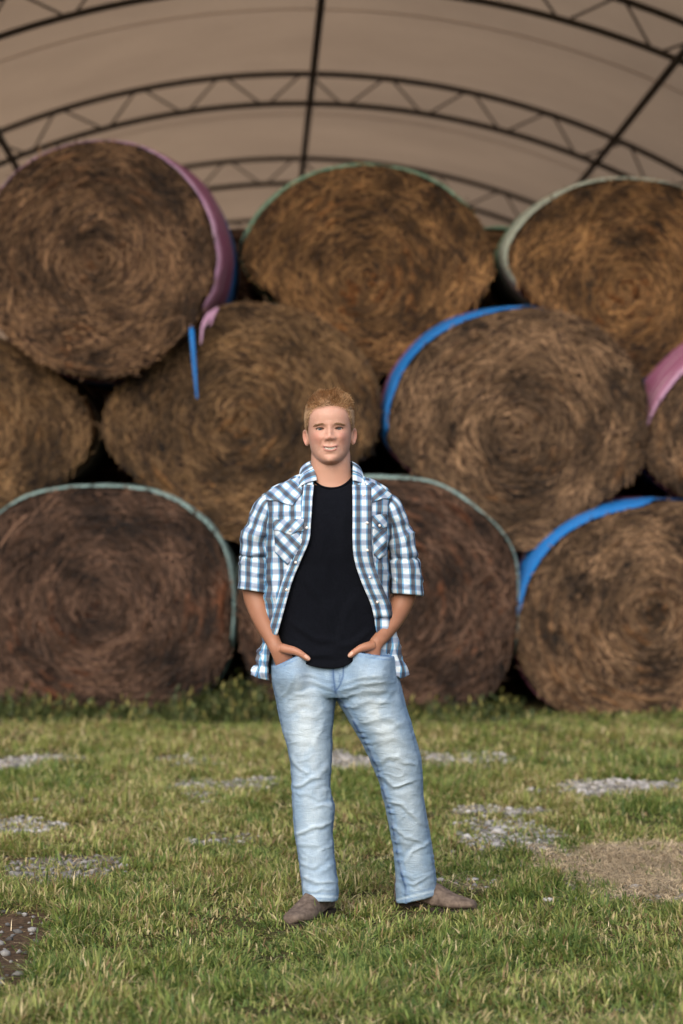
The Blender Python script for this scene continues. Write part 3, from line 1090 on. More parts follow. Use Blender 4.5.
def face_disp(x, z):
    """how far the face stands forward (+) of the plain head, metres"""
    ax = np.abs(x)
    z = zfeat(z)
    d = 0
    # nose: bridge, tip, wings
    ridge = np.interp(z, [-0.046, -0.041, -0.036, -0.030, -0.018, 0.0, 0.014, 0.028], [0, 0.004, 0.0120, 0.0165, 0.0140, 0.0085, 0.004, 0.0])
    wid = np.interp(z, [-0.045, -0.033, -0.018, 0.0, 0.014, 0.03], [0.0130, 0.0135, 0.0112, 0.0098, 0.0110, 0.014])
    d = d + ridge * np.exp(-(x / wid) ** 2)
    d = d + 0.0078 * gauss(ax, z, 0.0145, -0.0345, 0.0068, 0.0075)
    d = d - 0.0035 * gauss(ax, z, 0.0068, -0.0415, 0.0034, 0.0022)
    # brows, sockets
    d = d + 0.0036 * gauss(ax, z, 0.030, 0.0150, 0.021, 0.0075)
    d = d - 0.0088 * gauss(ax, z, 0.033, -0.0010, 0.0165, 0.0105)
    d = d - 0.0022 * gauss(ax, z, 0.016, 0.0020, 0.007, 0.009)
    d = d + 0.0030 * gauss(x, z, 0, -0.0320, 0.0110, 0.0090)
    # lids
    d = d + 0.0042 * np.exp(-((z - (0.0062 - 4.0 * (ax - 0.033) ** 2 * 5)) / 0.0024) ** 2) * smooth(0.0175, 0.0145, np.abs(ax - 0.033))
    d = d + 0.0030 * np.exp(-((z - (-0.0056 + 4.0 * (ax - 0.033) ** 2 * 3)) / 0.0026) ** 2) * smooth(0.0165, 0.013, np.abs(ax - 0.033))
    # cheeks pushed up by the smile, and the folds beside the nose
    d = d + 0.0085 * gauss(ax, z, 0.041, -0.030, 0.017, 0.017)
    lx = np.interp(z, [-0.082, -0.066, -0.050, -0.036, -0.030], [0.0375, 0.0365, 0.0315, 0.0225, 0.019])
    d = d - 0.0028 * np.exp(-((ax - lx) / 0.0046) ** 2) * smooth(-0.086, -0.07, z) * smooth(-0.028, -0.036, z)
    # mouth
    d = d + 0.0034 * gauss(x, z, 0, -0.066, 0.026, 0.018)
    up = -0.0618 + 0.0040 * (ax / 0.024) ** 1.6
    lo = -0.0752 + 0.0085 * (ax / 0.025) ** 2
    d = d + 0.0034 * np.exp(-((z - up) / 0.0030) ** 2) * smooth(0.027, 0.020, ax)
    d = d + 0.0046 * np.exp(-((z - lo) / 0.0036) ** 2) * smooth(0.025, 0.017, ax)
    gap = (up + lo) / 2 - 0.0002
    hgt = 0.0034 * np.sqrt(np.clip(1 - (ax / 0.0235) ** 2, 0, 1))
    d = d - 0.0085 * smooth(1.15, 0.75, np.abs(z - gap) / np.maximum(hgt, 1e-4)) * (ax < 0.0245)
    d = d - 0.0035 * gauss(ax, z, 0.0275, -0.0655, 0.0042, 0.004)
    d = d - 0.0030 * gauss(x, z, 0, -0.053, 0.0032, 0.006)
    d = d - 0.0042 * gauss(x, z, 0, -0.0885, 0.020, 0.0050)
    d = d + 0.0062 * gauss(x, z, 0, -0.1100, 0.020, 0.0120)
    return d


B = Soup()
nz, nph = 170, 200
zz = np.r_[np.linspace(-0.127, 0.085, nz - 30), 0.085 + (0.110 - 0.085) * np.sin(np.linspace(0.03, 1, 30) * np.pi / 2)]
wv, fv, bv = interp(zz, HEAD_T)
phi = np.linspace(0, 2 * np.pi, nph, endpoint=False)
e_ = np.interp(zz, [-0.127, -0.06, 0.0, 0.06, 0.11], [2.0, 2.12, 2.25, 2.3, 2.0])[:, None]
sx, cy = np.sin(phi)[None], -np.cos(phi)[None]
X = wv[:, None] * np.sign(sx) * np.abs(sx) ** (2 / e_)
Yh = np.where(cy < 0, fv[:, None], bv[:, None]) * np.sign(cy) * np.abs(cy) ** (2 / e_)
Z = np.repeat(zz[:, None], nph, 1)
front = smooth(-0.02, -0.05, Yh)
FD = face_disp(X, Z)
Yh = Yh - FD * front
Hg = np.stack([X, Yh, Z], -1)
B.grid(head_to_world(Hg), closed=True, caps=True)
for sg in (-1, 1):   # ears
    th_, ph2 = np.meshgrid(np.linspace(0.05, np.pi - 0.05, 24), np.linspace(0, 2 * np.pi, 28, endpoint=False), indexing='ij')
    u = np.sin(th_) * np.cos(ph2)
    v = np.sin(th_) * np.sin(ph2)
    w_ = np.cos(th_)
    prof = 1 - 0.28 * smooth(0.2, -1.0, w_)
    rim = 0.0042 * np.exp(-((np.hypot(u, w_) - 0.86) / 0.14) ** 2) * (v > 0) - 0.0078 * np.exp(-(np.hypot(u + 0.1, w_ * 0.8 - 0.05) / 0.5) ** 4) * (v > 0)
    E = np.stack([v * 0.0062 + rim, u * 0.0165 * prof, w_ * 0.0295], -1)
    a_ = math.radians(32)
    ex = np.stack([E[..., 0] * math.cos(a_) + E[..., 1] * math.sin(a_), -E[..., 0] * math.sin(a_) + E[..., 1] * math.cos(a_), E[..., 2]], -1)
    ex[..., 0] += 0.0815 + 0.10 * ex[..., 2]
    ex[..., 1] += 0.012
    ex[..., 2] += -0.0300
    ex[..., 0] *= sg
    B.grid(head_to_world(ex if sg > 0 else ex[:, ::-1]), closed=True, caps=True)
# neck and trunk
B.grid(loft([(440, 312, 348, -0.035, 0.080), (455, 311.2, 350.2, -0.048, 0.078), (468, 310.6, 350.8, -0.052, 0.080), (478, 309.5, 352.5, -0.053, 0.080),
             (486, 305, 357, -0.055, 0.084), (494, 292, 370, -0.064, 0.088), (503, 279, 381, -0.078, 0.092), (520, 275, 384, -0.094, 0.098),
             (560, 277, 383, -0.098, 0.090), (620, 279, 384, -0.088, 0.080), (655, 282, 386, -0.082, 0.088), (682, 292, 380, -0.070, 0.09)], 80, 60), closed=True, caps=True)
for leg in ([(304, 676, 0, 20, .075), (306, 700, 0, 19, .075), (310, 757, 0, 15, .06), (311, 800, 0.01, 12, .05), (317, 860, 0.02, 9, .04), (320, 905, 0.02, 8, .035)],
            [(368, 676, 0, 20, .075), (372, 700, 0.01, 19, .075), (392, 757, 0.05, 15, .06), (404, 800, 0.09, 12, .05), (414, 860, 0.16, 9, .04), (419, 900, 0.21, 9, .035)]):
    B.grid(limb(leg, 40, 20), closed=True, caps=True)
ARM_L = [(274, 507, 0.010, 9, .045), (262, 530, 0.024, 10, .046), (256, 560, 0.038, 11.2, .046), (254.8, 585, 0.040, 12.6, .044), (256, 597, 0.030, 12.4, .042),
         (260, 611, 0.008, 11.2, .039), (265.5, 626, -0.035, 9.4, .034), (271.5, 638, -0.072, 7.9, .027), (276.3, 647.5, -0.096, 7.5, .0215),
         (281.8, 655, -0.091, 9.8, .0185), (287, 663, -0.078, 11.5, .016), (293, 674, -0.062, 11.0, .014)]
ARM_R = [(386, 507, 0.010, 9, .045), (396.5, 530, 0.024, 9.5, .046), (403, 560, 0.038, 11.0, .046), (405.5, 585, 0.042, 11.8, .044), (403.5, 598, 0.035, 11.4, .042),
         (398, 611, 0.015, 10.6, .039), (390.5, 624, -0.028, 9.4, .034), (382, 636, -0.068, 8.0, .027), (375, 645, -0.096, 7.4, .0215),
         (371, 653, -0.092, 9.8, .0185), (366, 662, -0.079, 11.3, .016), (360, 673, -0.063, 11.0, .014)]
for A in (ARM_L, ARM_R):
    B.grid(limb(A, 110, 40), closed=True, caps=True)
THUMB_L = [(281.5, 648, -0.108, 4.8, .016), (288, 649.6, -0.119, 4.7, .015), (295, 651.2, -0.127, 4.1, .0125), (300, 653.4, -0.131, 3.5, .0115),
           (304.5, 656.4, -0.132, 3.15, .0105), (308.2, 658.8, -0.131, 2.7, .009), (310, 660.0, -0.130, 1.6, .006)]
THUMB_R = [(373.5, 645, -0.108, 4.8, .016), (367, 646.6, -0.119, 4.6, .015), (361, 648.4, -0.127, 4.0, .0125), (356.8, 650.6, -0.131, 3.4, .0115),
           (352.8, 653.4, -0.132, 3.1, .0105), (349.8, 655.8, -0.131, 2.6, .009), (348.4, 656.9, -0.130, 1.5, .006)]
for T_ in (THUMB_L, THUMB_R):
    B.grid(limb(T_, 40, 20), closed=True, caps=True)
# the four fingers curl down inside each pocket
for (kx, dirx) in ((1, 1), (-1, -1)):
    base = (291, 666) if kx > 0 else (362, 666)
    for f_, (o_, L_) in enumerate(((8, 26), (3, 30), (-3, 28), (-8, 21))):
        fx, fy = base[0] + dirx * o_ * 0.85, base[1] - o_ * 0.45
        B.grid(limb([(fx, fy, -0.072, 3.0, .009), (fx + dirx * 4, fy + L_ * .4, -0.063, 2.9, .0085), (fx + dirx * 7, fy + L_ * .75, -0.054, 2.6, .008),
                     (fx + dirx * 8, fy + L_, -0.044, 2.0, .006)], 20, 12), closed=True, caps=True)
bV, bN, bQ = remesh(B, 0.0022, 2, 0.5)
L = world_to_head(bV)
hx, hy_, hz = L[:, 0], L[:, 1], zfeat(L[:, 2])
ax = np.abs(hx)
bpx, bpy_ = to_px(bV)
is_head = (bpy_ < 470) & (hy_ < 0.11)
fr = is_head & (hy_ < -0.035)
# push the skin back inside the almond of each eye so that the eyeball shows
for sg in (-1, 1):
    ex_ = hx - sg * 0.033
    half = 0.0036 * np.sqrt(np.clip(1 - (ex_ / 0.0140) ** 2, 0, 1))
    zc = 0.0004 + 0.03 * sg * ex_
    hole = fr & (np.abs(hz - zc) < half)
    bV[hole, 1] += 0.011
skin = np.tile(np.array([[0.440, 0.248, 0.184]]), (len(bV), 1))


def tint(mask, c):
    global skin
    m_ = np.clip(mask, 0, 1)[:, None]
    skin = skin + (np.array(c) - skin) * m_


arms = smooth(560, 590, bpy_) * (bpy_ < 760)
tint(arms * 0.95, (0.250, 0.112, 0.062))
tint(arms * 0.35 * smooth(0.0, 0.5, vnoise(bV * 35, 4)), (0.35, 0.165, 0.098))
hands = smooth(641, 650, bpy_) * arms
tint(hands * 0.55, (0.37, 0.175, 0.115))
tint(smooth(450, 468, bpy_) * (1 - arms) * 0.75, (0.36, 0.185, 0.120))
tint(fr * 0.30 * smooth(-0.05, -0.08, hz), (0.42, 0.24, 0.175))
tint(fr * 0.60 * gauss(ax, hz, 0.045, -0.030, 0.024, 0.024), (0.44, 0.18, 0.135))
tint(fr * 0.45 * gauss(hx, hz, 0, -0.032, 0.012, 0.010), (0.50, 0.235, 0.18))
tint(is_head * 0.6 * smooth(0.079, 0.086, ax) * smooth(0.01, -0.01, hz), (0.50, 0.20, 0.145))
tint(is_head * 0.30 * smooth(-0.2, 0.6, fbm(bV * 60, 12, 3)), (0.40, 0.20, 0.14))
tint(is_head * 0.25 * smooth(0.1, 0.6, fbm(bV * 150, 13, 2)), (0.52, 0.33, 0.26))
tint(fr * 0.35 * gauss(ax, hz, 0.033, 0.0, 0.018, 0.008), (0.36, 0.19, 0.14))  # shadow of the eye sockets painted into the skin colour
upz = -0.0618 + 0.0040 * (ax / 0.024) ** 1.6
loz = -0.0752 + 0.0085 * (ax / 0.025) ** 2
lip = fr * ((hz < upz + 0.0022) & (hz > loz - 0.0036)) * smooth(0.0275, 0.0235, ax)
tint(lip * 0.75, (0.42, 0.185, 0.155))
gapz = (upz + loz) / 2 - 0.0002
hg = 0.0041 * np.sqrt(np.clip(1 - (ax / 0.0235) ** 2, 0, 1))
mouth = fr & (np.abs(hz - gapz) < hg)
tint(mouth * 1.0, (0.10, 0.035, 0.03))
teeth = fr & (np.abs(hz - gapz - 0.0003) < hg - 0.0006) & (ax < 0.0185)
tint(teeth * 1.0, (0.60, 0.55, 0.49))
tint(fr * 0.75 * gauss(ax, hz, 0.0068, -0.0412, 0.0030, 0.0017), (0.12, 0.045, 0.035))
for sg in (-1, 1):   # lashes and brows carry their own colour
    ex_ = hx - sg * 0.033
    lidz = 0.0048 * np.sqrt(np.clip(1 - (ex_ / 0.0150) ** 2, 0, 1))
    tint(fr * 0.95 * np.exp(-((hz - lidz - 0.0004) / 0.0016) ** 2) * (np.abs(ex_) < 0.0150), (0.09, 0.045, 0.03))
    tint(fr * 0.30 * np.exp(-((hz + lidz + 0.0004) / 0.0011) ** 2) * (np.abs(ex_) < 0.0145), (0.20, 0.10, 0.075))
    bz = 0.0142 - 4.5 * (ex_ + sg * 0.001) ** 2 - 0.02 * (sg * ex_)
    tint(fr * 0.72 * np.exp(-((hz - bz) / 0.0026) ** 2) * smooth(0.021, 0.015, np.abs(ex_ - sg * 0.001)), (0.17, 0.09, 0.050))
# thumb nails
for T_, sg in ((THUMB_L, 1), (THUMB_R, -1)):
    d, _, _ = seg_dist(bpx, bpy_, [(T_[4][0] + sg * 1.0, T_[4][1] - 0.2), (T_[5][0] + sg * 0.6, T_[5][1] - 0.3)])
    tint(0.8 * (d < 1.5) * (bN[:, 1] < -0.3) * arms, (0.56, 0.36, 0.28))
t = NT('skin')
c = t.attr()
nn = t.noise(t.obj(), 220, 3)
b_ = t.n('BsdfPrincipled', {'Base Color': c, 'Roughness': 0.52, 'Specular IOR Level': 0.35, 'Subsurface Weight': 0.12, 'Subsurface Scale': 0.02,
                            'Normal': t.bump(nn, 0.12, 0.002)})
b_.inputs['Subsurface Radius'].default_value = (1.0, 0.35, 0.2)
M_skin = t.done(b_.outputs[0])
person = build('person', bV, bQ, None, M_skin, loc=MAN, col=skin)
tag(person, 'young man standing hands in pockets, open plaid shirt, black tee, light jeans, boots', 'person')

# eyes
t = NT('eyeball')
sep = t.n('SeparateXYZ', {0: t.obj()})
rr_ = t.m('SQRT', t.m('ADD', t.m('MULTIPLY', sep.outputs[0], sep.outputs[0]), t.m('MULTIPLY', sep.outputs[2], sep.outputs[2])))
c = t.ramp(t.m('MULTIPLY', rr_, 100.0), [(0.0, (0.008, 0.008, 0.01)), (0.22, (0.008, 0.008, 0.01)), (0.27, (0.050, 0.066, 0.085)), (0.56, (0.022, 0.030, 0.042)),
                                         (0.63, (0.36, 0.32, 0.30)), (1.0, (0.38, 0.31, 0.28))])
M_eye = t.done(t.bsdf(c, 0.12, 0.5))
for sg in (-1, 1):
    th_, ph2 = np.meshgrid(np.linspace(0.02, np.pi - 0.02, 20), np.linspace(0, 2 * np.pi, 28, endpoint=False), indexing='ij')
    e0 = 0.0118
    xs = np.array([[sg * 0.033, 0.0, 0.0003]])
    i = np.argmin(np.abs(hx - sg * 0.033) + np.abs(hz - 0.012) + np.where(fr, 0, 9))
    yc = -0.0636
    S = Soup()
    S.grid(head_to_world(np.stack([e0 * np.sin(th_) * np.cos(ph2), e0 * -np.cos(th_), e0 * np.sin(th_) * np.sin(ph2)], -1) + np.array([sg * 0.033, yc, -0.0071])), closed=True, caps=True)
    ctr = head_to_world(np.array([sg * 0.033, yc, -0.0071]))
    o = bpy.data.objects.new('eye', mesh_data('eye', np.vstack(S.V) - ctr, np.vstack(S.Q), np.vstack(S.T)))
    COL.objects.link(o)
    o.data.materials.append(M_eye)
    o.parent = person
    o.location = ctr - MAN

# ------------------------------------------------------------------ hair
HS = Soup()
n = 9000
zs = RNG.uniform(-0.045, 0.110, n)
phs = RNG.uniform(0, 2 * np.pi, n)


def skull(z, ph_):
    w1, f1, b1 = interp(np.clip(z, -0.127, 0.1098), HEAD_T)
    s_, c_ = np.sin(ph_), -np.cos(ph_)
    e1 = 2.25
    return np.stack([w1 * np.sign(s_) * np.abs(s_) ** (2 / e1), np.where(c_ < 0, f1, b1) * np.sign(c_) * np.abs(c_) ** (2 / e1), z], -1)


n = 22000
# even cover of the scalp from random directions
dv = RNG.normal(size=(n, 3))
dv /= np.linalg.norm(dv, axis=1)[:, None]
zs = np.clip(dv[:, 2] * 0.1, -0.05, 0.1) * 1.1
zs = np.where(zs > 0.109, 0.109, zs)
phs = np.arctan2(dv[:, 0], -dv[:, 1])
rt = skull(zs, phs)
fr_h = -np.cos(phs)
hair_line = np.where(rt[:, 1] < -0.02, np.interp(np.abs(rt[:, 0]), [0, 0.030, 0.052, 0.062, 0.069, 0.074, 0.08], [0.068, 0.067, 0.060, 0.047, 0.028, 0.002, -0.022]),
                     np.interp(rt[:, 1], [-0.02, 0.0, 0.03, 0.06, 0.1], [-0.018, -0.006, -0.01, -0.045, -0.06]))
hair_line = hair_line + RNG.normal(0, 0.002, n)
ok = rt[:, 2] > hair_line
rt, zs, phs = rt[ok], zs[ok], phs[ok]
n = len(rt)
nrm = rt / np.array([0.078 ** 2, 0.095 ** 2, 0.115 ** 2])
nrm /= np.linalg.norm(nrm, axis=1)[:, None]
top = smooth(0.045, 0.085, rt[:, 2])
ln = 0.0085 + 0.0055 * top + RNG.uniform(-0.002, 0.005, n)
dp = smooth(-0.002, 0.024, rt[:, 2] - hair_line[ok])
ln = ln * (0.55 + 0.45 * dp)
rt = rt * (1.006 + 0.045 * dp)[:, None] + np.array([0, -0.004, 1.0]) * (0.0075 * dp * smooth(0.055, 0.112, rt[:, 2]))[:, None]
sweep = np.stack([np.full(n, 0.12), np.full(n, -0.75), np.full(n, 0.10)], -1) * top[:, None] + np.stack([0 * ln, 0.25 + 0 * ln, -0.9 + 0 * ln], -1) * (1 - top)[:, None]
sweep = sweep + 0.24 * np.stack([vnoise(rt * 42, 61), vnoise(rt * 42, 62), vnoise(rt * 42, 63)], -1) * (0.4 + top)[:, None] + RNG.normal(0, 0.11, (n, 3))
lift = 0.70 + 0.45 * top
m_ = 4
Vh = np.zeros((n, m_, 2, 3))
wd = RNG.uniform(0.0006, 0.0011, n)
sd_ = np.cross(nrm, sweep)
sd_ /= np.linalg.norm(sd_, axis=1)[:, None] + 1e-9
for j in range(m_):
    s_ = j / (m_ - 1)
    p_ = rt + nrm * 0.001 + ln[:, None] * s_ * (nrm * (lift * (1 - 0.45 * s_))[:, None] + sweep * (0.45 + 0.6 * s_))
    wj = (wd * (1 - 0.6 * s_))[:, None]
    Vh[:, j, 0] = p_ - sd_ * wj
    Vh[:, j, 1] = p_ + sd_ * wj
base = np.arange(n)[:, None] * (m_ * 2)
Qh = np.concatenate([base + np.array([2 * j, 2 * j + 1, 2 * j + 3, 2 * j + 2]) for j in range(m_ - 1)], 0)
hp = np.array([[0.54, 0.345, 0.19], [0.41, 0.245, 0.125], [0.74, 0.54, 0.34], [0.21, 0.115, 0.058]])
Ch = hp[RNG.choice(4, n, p=[.4, .27, .23, .1])] * RNG.uniform(0.8, 1.2, n)[:, None]
HS.add(head_to_world(Vh.reshape(-1, 3)), Qh, None, col=np.repeat(Ch, m_ * 2, 0))
# scalp under the strands
zz2 = np.linspace(-0.03, 0.1085, 60)
pg, zg_ = np.meshgrid(np.linspace(0, 2 * np.pi, 90, endpoint=False), zz2)
sk = skull(zg_, pg)
hl = np.where(sk[..., 1] < -0.02, np.interp(np.abs(sk[..., 0]), [0, 0.030, 0.052, 0.062, 0.069, 0.074, 0.08], [0.070, 0.069, 0.062, 0.050, 0.031, 0.006, -0.018]),
              np.interp(sk[..., 1], [-0.02, 0.0, 0.03, 0.06, 0.1], [-0.012, 0.0, -0.004, -0.03, -0.03]))
inside = smooth(-0.004, 0.002, sk[..., 2] - hl)
deep = smooth(-0.002, 0.024, sk[..., 2] - hl)
scl = 1.0 + 0.008 * inside + 0.046 * deep - 0.30 * (1 - inside)
up_ = (0.0075 * smooth(0.055, 0.112, sk[..., 2]) * deep)[..., None] * np.array([0, -0.004, 1.0])
HS.grid(head_to_world(sk * scl[..., None] + up_), closed=True, caps=True, col=(0.26, 0.15, 0.075))
# eyebrow hairs
n = 420
sgv = np.where(RNG.random(n) < 0.5, -1, 1)
exv = RNG.uniform(-0.0185, 0.0185, n)
xb = sgv * (0.033 + exv)
zb = 0.0142 - 4.5 * (exv + 0.001) ** 2 - 0.02 * exv + RNG.normal(0, 0.0015, n)
fw = interp(zb, HEAD_T)
zb = zb - 0.0074
fw = interp(zb, HEAD_T)
yb_ = -fw[1] * np.clip(1 - (np.abs(xb) / fw[0]) ** 2.25, 0, 1) ** (1 / 2.25) - face_disp(xb, zb) + 0.001
r0 = np.stack([xb, yb_, zb], -1)
dr_ = np.stack([sgv * 0.8, -0.35 + 0 * xb, 0.25 - 22 * exv], -1)
Vb = np.zeros((n, 2, 2, 3))
for j in range(2):
    p_ = r0 + dr_ * 0.0065 * j
    Vb[:, j, 0] = p_ - np.array([0, 0, 0.00045])
    Vb[:, j, 1] = p_ + np.array([0, 0, 0.00045])
HS.add(head_to_world(Vb.reshape(-1, 3)), np.arange(n)[:, None] * 4 + np.array([0, 1, 3, 2]), None, col=(0.20, 0.11, 0.058))
t = NT('short sandy hair')
M_hair = t.done(t.bsdf(t.attr(), 0.5, 0.35))
HS.build('hair', M_hair, person, col=True)

# ------------------------------------------------------------------ black tee
def ring_py(nc, f, s, b, ex=1.5):
    ph_ = np.linspace(0, 2 * np.pi, nc, endpoint=False)
    c_ = np.cos(ph_)
    ex = np.where(np.sin(ph_) > 0, ex, 1.5)
    return np.where(c_ > 0, s + (f - s) * np.abs(c_) ** ex, s + (b - s) * np.abs(c_) ** 1.5)


def shell(rows, nr, nc, e=2.25):
    """rows: (t, pyFront, pySide, pyBack, xl, xr, yf, yb)"""
    p = np.linspace(rows[0][0], rows[-1][0], nr)
    v = interp(p, rows)
    return np.stack([hoop(v[3][i], v[4][i], v[5][i], v[6][i], ring_py(nc, v[0][i], v[1][i], v[2][i], 1.5 + 3.2 * float(smooth(7.2, 9, p[i]))), nc, e) for i in range(nr)], 0)


TEE = [(0, 489, 476, 468, 312, 351.5, -.060, .082), (1, 494, 481, 473, 304.5, 358.5, -.074, .094), (2, 500, 488, 481, 290, 373, -.094, .106),
       (3, 508, 497, 494, 275, 385, -.108, .112), (4, 522, 518, 518, 269, 389, -.124, .118), (5, 545, 545, 545, 270, 388, -.130, .114),
       (6, 580, 580, 580, 272, 387, -.122, .106), (7, 620, 615, 620, 273, 389, -.117, .101), (8, 648, 628, 648, 275.5, 388, -.122, .106),
       (9, 667.5, 634, 664, 276, 389, -.128, .112)]
NC = 160
Tg = shell(TEE, 110, NC)
px_, py_ = to_px(Tg)
nr_ = grid_normals(Tg, True)
if (nr_[50, 0, 1]) > 0:
    nr_ = -nr_
fx = px_ - 331
w1 = 0.0045 * fbm(np.stack([Tg[..., 0] * 16, Tg[..., 2] * 6, Tg[..., 1] * 6], -1), 201, 3)
w1 = w1 + 0.0035 * fbm(np.stack([Tg[..., 0] * 9 + Tg[..., 2] * 9, Tg[..., 2] * 14 - Tg[..., 0] * 6, Tg[..., 1] * 4], -1), 203, 2)
for poly, wd_, am in (([(286, 640), (312, 655), (340, 655)], 3.0, .006), ([(290, 622), (318, 640), (350, 642)], 3.2, .005), ([(372, 628), (352, 645), (326, 648)], 3, .005),
                      ([(300, 575), (322, 600), (330, 640)], 3.5, .004), ([(360, 590), (345, 615), (338, 650)], 3.5, .004), ([(318, 500), (322, 530), (318, 560)], 4, .003),
                      ([(346, 500), (342, 530), (346, 570)], 4, .003)):
    w1 = w1 + fold(px_, py_, poly, wd_, am) * (nr_[..., 1] < 0)
w1 = w1 * smooth(0, 6, np.arange(110))[:, None]
Tg = Tg + nr_ * w1[..., None]
S = Soup()
S.grid(Tg, closed=True)
t = NT('black cotton')
nn = t.noise(t.obj(), 180, 2)
M_tee = t.done(t.bsdf(t.ramp(nn, [(0.3, (0.0022, 0.0027, 0.0046)), (0.7, (0.0042, 0.005, 0.008))]), 0.9, 0.06, t.bump(nn, 0.2, 0.002), Sheen_Weight=0.02))
tee = S.build('tee_shirt', M_tee, person)
tee.modifiers.new('thickness', 'SOLIDIFY').thickness = -0.003
S = Soup()
S.tube(np.vstack([Tg[1], Tg[1][:1]]) + np.array([0, -0.001, 0.001]), 0.0042, 8, caps=False)
S.build('neck_band', M_tee, tee)

# ------------------------------------------------------------------ plaid shirt
t = NT('blue and grey plaid cotton')
uvn = t.n('UVMap', uv_map='UVMap').outputs[0]
sep = t.n('SeparateXYZ', {0: uvn})
PER = 0.0395


def band(x, lo, hi, soft=0.02):
    f_ = t.m('FRACT', t.m('ADD', t.m('DIVIDE', x, PER), 100.0))
    d_ = t.m('ABSOLUTE', t.m('SUBTRACT', f_, 0.5))
    return t.m('MULTIPLY', t.step(d_, lo - soft, lo + soft) if lo > 0 else 1.0, t.step(d_, hi + soft, hi - soft))


u_, v_ = sep.outputs[0], sep.outputs[1]
wv_ = t.noise(t.obj(), 9, 2)
u_ = t.m('ADD', u_, t.m('MULTIPLY', t.m('SUBTRACT', wv_, 0.5), 0.006))
c = t.mix(t.m('MULTIPLY', band(u_, 0, 0.175), 0.92), (0.54, 0.60, 0.655), (0.075, 0.078, 0.095))
c = t.mix(t.m('MULTIPLY', band(u_, 0.175, 0.285), 0.88), c, (0.085, 0.29, 0.47))
h_ = t.mix(t.m('MULTIPLY', band(v_, 0, 0.20), 0.86), (1, 1, 1), (0.43, 0.46, 0.58))
h_ = t.mix(t.m('MULTIPLY', band(v_, 0.20, 0.27), 0.7), h_, (0.50, 0.70, 0.90))
c = t.mix(1.0, c, h_, 'MULTIPLY')
nn = t.noise(t.obj(), 350, 2)
c = t.mix(0.18, c, t.mix(1.0, c, t.ramp(nn, [(0.3, (.5, .5, .5)), (.7, (1.4, 1.4, 1.4))]), 'MULTIPLY'))
M_plaid = t.done(t.bsdf(c, 0.85, 0.15, t.bump(t.noise(t.obj(), 60, 3), 0.25, 0.004)))

SHIRT = [  # t, pyF, pyS, pyB, xl, xr, yf, yb, opening left, opening right
    (0, 484, 471, 464, 309, 354.5, -.068, .090, 314, 352.4), (1, 489, 475.5, 469, 300, 363, -.086, .103, 313.5, 352.6), (2, 495, 482, 477, 284.5, 378, -.106, .116, 313, 352.7),
    (3, 501, 489.5, 487, 271, 389.5, -.120, .122, 312.4, 352.8), (4, 510, 500, 500, 264.5, 393, -.130, .126, 312, 352.8), (5, 524, 519, 519, 264.5, 392, -.141, .128, 311, 352.8),
    (6, 541, 540, 541, 266, 390.5, -.145, .126, 309.4, 352.8), (7, 560, 560, 560, 267, 389.5, -.141, .122, 301.5, 354.5), (8, 582, 582, 582, 267, 389.5, -.136, .118, 292.4, 361.5),
    (9, 606, 606, 606, 266, 391.5, -.130, .116, 285.5, 371.5), (10, 630, 630, 630, 263, 395.5, -.124, .117, 279, 376.0), (11, 645, 645, 645, 260.5, 400, -.116, .119, 273.5, 379.5), (12, 658, 658, 658, 257, 404.5, -.108, .122, 270.5, 383),
    (13, 671, 668, 668, 253, 408, -.095, .125, 270, 390), (14, 684, 674, 676, 250, 410.5, -.085, .127, 270.5, 399)]
NR, NCS = 120, 170
p = np.linspace(0, 14, NR)
sv_ = interp(p, SHIRT)
Sg = np.zeros((NR, NCS, 3))
UVs = np.zeros((NR, NCS, 2))
vlen = 0
for i in range(NR):
    nc = 720
    R_ = hoop(sv_[3][i], sv_[4][i], sv_[5][i], sv_[6][i], ring_py(nc, sv_[0][i], sv_[1][i], sv_[2][i]), nc, 2.2)
    pxr = CX + R_[:, 0] * F_PX / D0
    a_r = next(k for k in range(0, nc // 2) if pxr[k] >= sv_[8][i])            # right edge of the opening
    a_l = next(k for k in range(0, nc // 2) if pxr[-1 - k] <= sv_[7][i])       # left edge
    arcp = R_[a_r:nc - a_l]
    dl = np.r_[0, np.cumsum(np.linalg.norm(np.diff(arcp, axis=0), axis=1))]
    s_ = np.linspace(0, dl[-1], NCS)
    for k in range(3):
        Sg[i, :, k] = np.interp(s_, dl, arcp[:, k])
    mid_ = dl[np.argmax(arcp[:, 1])]
    UVs[i, :, 0] = s_ - mid_
UVs[..., 1] = -Sg[..., 2]
# stripes hang straight down: follow x on the front, arc length at the back
UVs[..., 0] = np.where(Sg[..., 1] < D0, np.sign(Sg[..., 0] - MAN[0]) * 0.8 + (Sg[..., 0]), UVs[..., 0])
px_, py_ = to_px(Sg)
nS = grid_normals(Sg, False)
if nS[60, 5, 1] > 0:
    nS = -nS
w1 = 0.008 * fbm(np.stack([Sg[..., 0] * 15, Sg[..., 2] * 5, Sg[..., 1] * 8], -1), 301, 3)
w1 = w1 + 0.007 * fbm(np.stack([Sg[..., 0] * 12 + Sg[..., 2] * 10, Sg[..., 2] * 16 - Sg[..., 0] * 8, Sg[..., 1] * 5], -1), 303, 2)
for poly, wd_, am in (([(272, 520), (285, 545), (288, 600)], 3, .006), ([(386, 520), (378, 560), (378, 620)], 3, .006), ([(270, 570), (278, 600), (276, 640)], 2.5, .006),
                      ([(388, 580), (384, 610), (388, 650)], 2.5, .006), ([(257, 655), (262, 670), (258, 684)], 2.2, .008), ([(392, 640), (397, 660), (400, 676)], 2.2, .007),
                      ([(266, 640), (266, 660), (265, 680)], 1.8, .006)):
    w1 = w1 + fold(px_, py_, poly, wd_, am) * (nS[..., 1] < 0.1)
